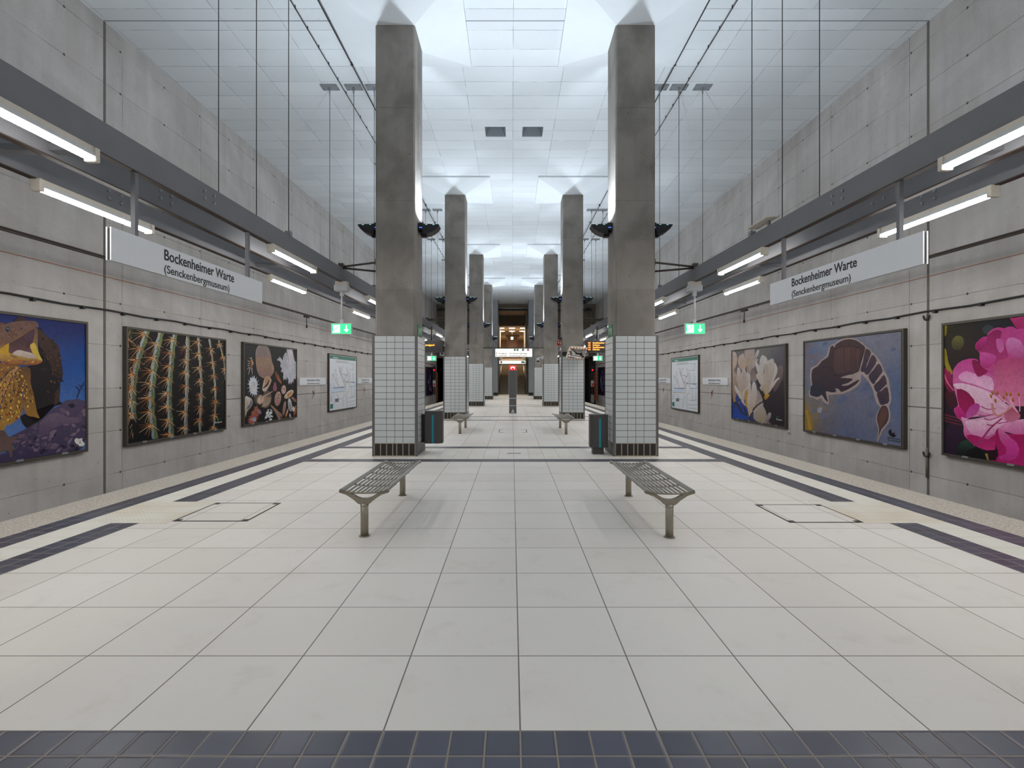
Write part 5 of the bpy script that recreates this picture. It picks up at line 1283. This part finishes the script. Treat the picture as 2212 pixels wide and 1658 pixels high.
Np = 52; OQ = resamp(rrect(.44, .245, .09), Np); IQ = [(x * .88, y * .80) for x, y in OQ]
bm = bm_new(); A = [bm.verts.new((p[0], -.01, p[1])) for p in OQ]; B = [bm.verts.new((p[0], -.02, p[1])) for p in IQ]; C2 = [bm.verts.new((p[0], .05, p[1])) for p in OQ]
for i in range(Np):
    f_ = bm.faces.new([A[i], A[(i + 1) % Np], B[(i + 1) % Np], B[i]]); f_.material_index = 1 if (i // 1) % 3 == 0 else 0
    bm.faces.new([A[i], A[(i + 1) % Np], C2[(i + 1) % Np], C2[i]])
bm.faces.new(C2); o = link('striped_frame', bm, [M['redwhite_w'], M['redp']], t); xf(o)
bm = bm_new(); rings = []
for q, (k, d_) in enumerate(((1, -.021), (.75, -.04), (.5, -.052), (.25, -.06))): rings.append([bm.verts.new((p[0] * k, d_, p[1] * k)) for p in IQ])
c_ = bm.verts.new((0, -.063, 0))
for a, b in zip(rings, rings[1:]):
    for i in range(Np): bm.faces.new([a[i], a[(i + 1) % Np], b[(i + 1) % Np], b[i]]).smooth = True
for i in range(Np): bm.faces.new([rings[-1][i], rings[-1][(i + 1) % Np], c_]).smooth = True
o = link('mirror_glass', bm, M['mirror'], t); xf(o)
bm = bm_new(); box(bm, -.55, -.1, .12, .2, -.07, .05); tube(bm, [(-.1, .15, 0), (0, .0, 0)], .03, 8); link('bracket_arm', bm, M['black'], t)
bm = bm_new(); x0 = colx(1, 1) - 2.42
box(bm, x0 - .41, x0 + .41, (coly(1) - .52) - 18.74, (coly(1) - .46) - 18.74, -.08, .06); link('clamp_band', bm, M['black'], t)
t = thing('fire_point_sign', 'small red and white fire point sign on the inner face of the second right column', 'sign', (colx(1, 1) - .40, 19.7, 2.82))
bm = bm_new(); prism(bm, [(0, 0), (0, .3), (-.2, .0)], 'z', 0, .24); o = link('sign_body', bm, M['redwhite_w'], t)
bm = bm_new(); prism(bm, [(-.19, .015), (-.01, .015), (-.01, .225), (-.19, .225)], 'y', -.005, -.001); link('red_face', bm, M['redp'], t)
bm = bm_new(); prism(bm, [(-.15, .12), (-.09, .12), (-.12, .2)], 'y', -.008, -.005); prism(bm, [(-.08, .1), (-.04, .04), (-.02, .1), (-.04, .2)], 'y', -.008, -.005); link('pictogram', bm, M['redwhite_w'], t)
bm = bm_new(); prism(bm, [(0, .24), (-.18, .24), (0, .34)], 'y', .0, .02); link('blue_top', bm, nav, t)
t = thing('dome_camera', 'white dome camera on an arm at the third right column', 'camera', (colx(1, 2) - .40, 28.85, 2.75))
bm = bm_new(); box(bm, -.12, 0, -.06, .06, -.08, .12); link('wall_box', bm, M['lightgrey'], t, .006)
bm = bm_new(); tube(bm, [(-.1, 0, .02), (-.36, 0, -.02)], [.04, .03], 8); link('arm', bm, M['lightgrey'], t)
bm = bm_new(); tube(bm, [(-.33, 0, -.16), (-.33, 0, -.01)], .09, 14); link('housing', bm, M['lightgrey'], t)
bm = bm_new(); ball(bm, (-.33, 0, -.17), .08, 14); link('dome', bm, M['black'], t)
for s in (-1, 1):
    t = thing('box_camera', 'white box camera on the outer face of the second %s column' % SIDE[s], 'camera', (colx(s, 1) + s * .40, 19.55, 2.44), 0, 'white box cameras')
    bm = bm_new(); a = sorted((s * .02, s * .20)); box(bm, a[0], a[1], -.1, .18, 0, .15); link('body', bm, M['lightgrey'], t, .008)
    bm = bm_new(); a = sorted((0, s * .03)); box(bm, a[0], a[1], 0, .08, .03, .1); link('mount', bm, M['dark'], t)
    bm = bm_new(); tube(bm, [(s * .11, -.12, .07), (s * .11, -.1, .07)], .035, 10); link('lens', bm, M['dark'], t)
# ---------------------------------------------------------------- benches
def make_bench():
    t = thing('platform_bench', None, 'bench'); L = 1.78; W = .225
    def prof(x): return .452 - .022 * (1 - (x / W) ** 2) * 1.0
    xs_ = [-.2 + .4 * i / 9 for i in range(10)]
    for x in xs_:
        bm = bm_new(); tube(bm, [(x, .012, prof(x)), (x, L - .012, prof(x))], .0105, 8); link('slat', bm, M['slat'], t)
    for x in (-W, W):
        bm = bm_new(); tube(bm, [(x, .0, .452), (x, L, .452)], .016, 8); link('edge_rail', bm, M['slat'], t)
    for y in (.40, .73, 1.06, 1.39):
        bm = bm_new(); pts = [(-W + .45 * j / 8, y, prof(-W + .45 * j / 8) - .02) for j in range(9)]; tube(bm, pts, .009, 6); link('crossbar', bm, M['bench'], t)
    for y in (0.0, L - .05):
        bm = bm_new(); out = []
        top = [(-.235, .455), (-.20, .452), (-.1, .436), (0, .432), (.1, .436), (.20, .452), (.235, .455)]
        bot = [(.24, .435), (.19, .428), (.13, .40), (.075, .355), (.04, .32), (-.04, .32), (-.075, .355), (-.13, .40), (-.19, .428), (-.24, .435)]
        # fork: outline with the triangular opening made from two arms and a top bar
        n_ = 9
        prism(bm, [(-.242, .456), (-.243, .432), (-.17, .408), (-.10, .362), (-.06, .325), (-.036, .315), (.036, .315), (.06, .325), (.10, .362), (.17, .408), (.243, .432), (.242, .456), (.19, .447), (.13, .424), (.07, .385), (.03, .372), (-.03, .372), (-.07, .385), (-.13, .424), (-.19, .447)], 'y', y, y + .05)
        prism(bm, [(-.20, .448), (-.1, .436), (0, .432), (.1, .436), (.20, .448), (.20, .435), (.1, .422), (0, .418), (-.1, .422), (-.20, .435)], 'y', y, y + .02); link('fork_bracket', bm, M['bench'], t)
        bm = bm_new(); yc = y + .025; tube(bm, [(0, yc, 0), (0, yc, .325)], .038, 16); link('leg', bm, M['bench'], t)
        bm = bm_new(); tube(bm, [(0, yc, 0), (0, yc, .008)], .055, 16); link('base_plate', bm, M['bench'], t)
        bm = bm_new(); tube(bm, [(0, yc, .30), (0, yc, .306)], .041, 16); link('collar', bm, M['bench'], t)
    return t
b0 = make_bench(); b0['group'] = 'steel slat benches'
b0.location = (-1.45, 4.94, 0); b0['label'] = 'grey steel slat bench in the left foreground'
dup(b0, (1.535, 4.90, 0), 'grey steel slat bench in the right foreground', 'steel slat benches')
dup(b0, (-1.465, 14.2, 0), 'farther steel slat bench on the left, in front of the second column', 'steel slat benches')
dup(b0, (1.51, 14.08, 0), 'farther steel slat bench on the right, in front of the second column', 'steel slat benches')
# ---------------------------------------------------------------- litter bins
def bin_(x0, y0, z0, s, label, ped):
    t = thing('litter_bin', label, 'bin', (x0, y0, z0), 0, 'dark litter bins on the columns')
    w_ = .36
    # s = +1: bin reaches to the right of the left column
    pts = [(0, 0), (s * .29, 0), (s * w_, .06), (s * w_, .24), (s * .29, .30), (0, .30)]
    if s < 0: pts = pts[::-1]
    bm = bm_new(); prism(bm, pts, 'z', 0, .655); link('body', bm, M['bin'], t, .004)
    bm = bm_new(); prism(bm, [(p[0] * 1.0, p[1]) for p in pts], 'z', .658, .668); link('lid', bm, M['bin'], t)
    bm = bm_new(); a = sorted((s * .145, s * .185)); box(bm, a[0], a[1], -.004, 0, -.0, .59); link('teal_strip', bm, M['teal'], t)
    if ped:
        bm = bm_new(); a = sorted((s * .08, s * .30)); box(bm, a[0], a[1], .04, .24, -z0, 0); link('pedestal', bm, M['bin'], t)
    else:
        bm = bm_new(); a = sorted((-s * .07, 0)); box(bm, a[0], a[1], .05, .27, .02, .60); link('wall_bracket', bm, M['black'], t)
bin_(-1.805, 10.45, .205, 1, 'dark grey litter bin with teal strip fixed to the nearest left column', False)
bin_(1.96, 10.30, .145, -1, 'dark grey litter bin with teal strip on a short foot by the nearest right column', True)
# ---------------------------------------------------------------- floor hatches and plates
def hatch(x0, x1, y0, y1, label):
    t = thing('floor_hatch', label, 'hatch', (x0, y0, 0), 0, 'framed floor hatches'); W, L = x1 - x0, y1 - y0
    bm = bm_new(); w_ = .018
    for a in ((0, W, 0, w_), (0, W, L - w_, L), (0, w_, w_, L - w_), (W - w_, W, w_, L - w_)): box(bm, a[0], a[1], a[2], a[3], -.01, .004)
    link('frame', bm, M['dark'], t)
    bm = bm_new(); box(bm, w_, W - w_, w_, L - w_, -.01, .0025); link('cover', bm, M['floor'], t)
    for a in ((.02, .02), (W - .075, .02), (.02, L - .075), (W - .075, L - .075)):
        bm = bm_new(); box(bm, a[0], a[0] + .055, a[1], a[1] + .055, .0, .0045); link('corner_lock', bm, M['dark'], t)
hatch(-3.68, -2.87, 5.47, 6.28, 'square floor hatch with dark frame beside the left tactile field')
hatch(2.98, 3.78, 5.42, 6.2, 'square floor hatch with dark frame beside the right tactile field')
t = thing('floor_hatch', 'flush floor hatch marked by dark corner brackets in the middle of the platform', 'hatch', (-.385, 14.57, 0))
bm = bm_new(); box(bm, .02, .80, .02, .80, -.01, .002); link('cover', bm, M['floor'], t)
for sx in (0, 1):
    bm = bm_new(); x = sx * .80; box(bm, x, x + .02, 0, .82, 0, .004); a = (x, x + .14) if sx == 0 else (x - .12, x + .02)
    box(bm, a[0], a[1], 0, .02, 0, .004); box(bm, a[0], a[1], .80, .82, 0, .004); link('corner_bracket', bm, M['dark'], t)
for y, nm in ((10.47, 'near'), (19.75, 'far')):
    bm = bm_new(); box(bm, -.10, .18, y - .04, y + .04, 0, .004); tag(link('floor_plate', bm, M['strip']), 'small grey metal plate set in the floor on the %s tiled crossing band' % nm, 'plate', 'metal plates in the floor')
# ---------------------------------------------------------------- signals at the far end of the tracks
for s in (-1, 1):
    x = -7.08 if s < 0 else 7.32; y = 46
    t = thing('track_signal', 'track signal with red light and striped board at the far end of the %s track' % SIDE[s], 'signal', (x, y, 0), 0, 'track signals')
    bm = bm_new(); tube(bm, [(0, .05, -1.1), (0, .05, 2.6)], .05, 8); link('post', bm, M['dark'], t)
    bm = bm_new(); box(bm, -.13, .13, -.1, .05, 1.5, 2.7); link('signal_head', bm, M['black'], t)
    bm = bm_new(); tube(bm, [(0, -.13, 2.35), (0, -.1, 2.35)], .07, 12); link('red_light', bm, M['redglow'], t)
    bm = bm_new(); box(bm, -.12, .12, -.08, .05, .85, 1.4); link('white_box', bm, M['lightgrey'], t)
    bm = bm_new(); box(bm, -.07, .07, -.09, -.08, .9, 1.15); link('red_plate', bm, M['redp'], t)
    bm = bm_new(); box(bm, -.14, .14, -.08, -.05, -.6, .12); link('striped_board', bm, M['lightgrey'], t)
    bm = bm_new()
    for i in range(5): prism(bm, [(-.14, -.58 + i * .14), (.14, -.44 + i * .14 - .04), (.14, -.44 + i * .14 + .03), (-.14, -.51 + i * .14)], 'y', -.085, -.081)
    link('stripe', bm, M['black'], t)
    for q, (yy, z0_, z1_) in enumerate(((48.4, -.6, 2.4), (49.6, -.6, 2.2))):
        bm = bm_new(); xx = xwall(s, yy) - s * .06
        for i in range(10): box(bm, xx - .1 * (s > 0) - .0, xx + .1 * (s < 0), yy, yy + .2, z0_ + (z1_ - z0_) * i / 10, z0_ + (z1_ - z0_) * (i + .85) / 10)
        tag(link('orange_marker', bm, M['rail_orange']), 'vertical orange segmented strip by the tunnel mouth on the %s wall, %s one' % (SIDE[s], ['nearer', 'farther'][q]), 'marker', 'orange strips by the tunnel mouths')
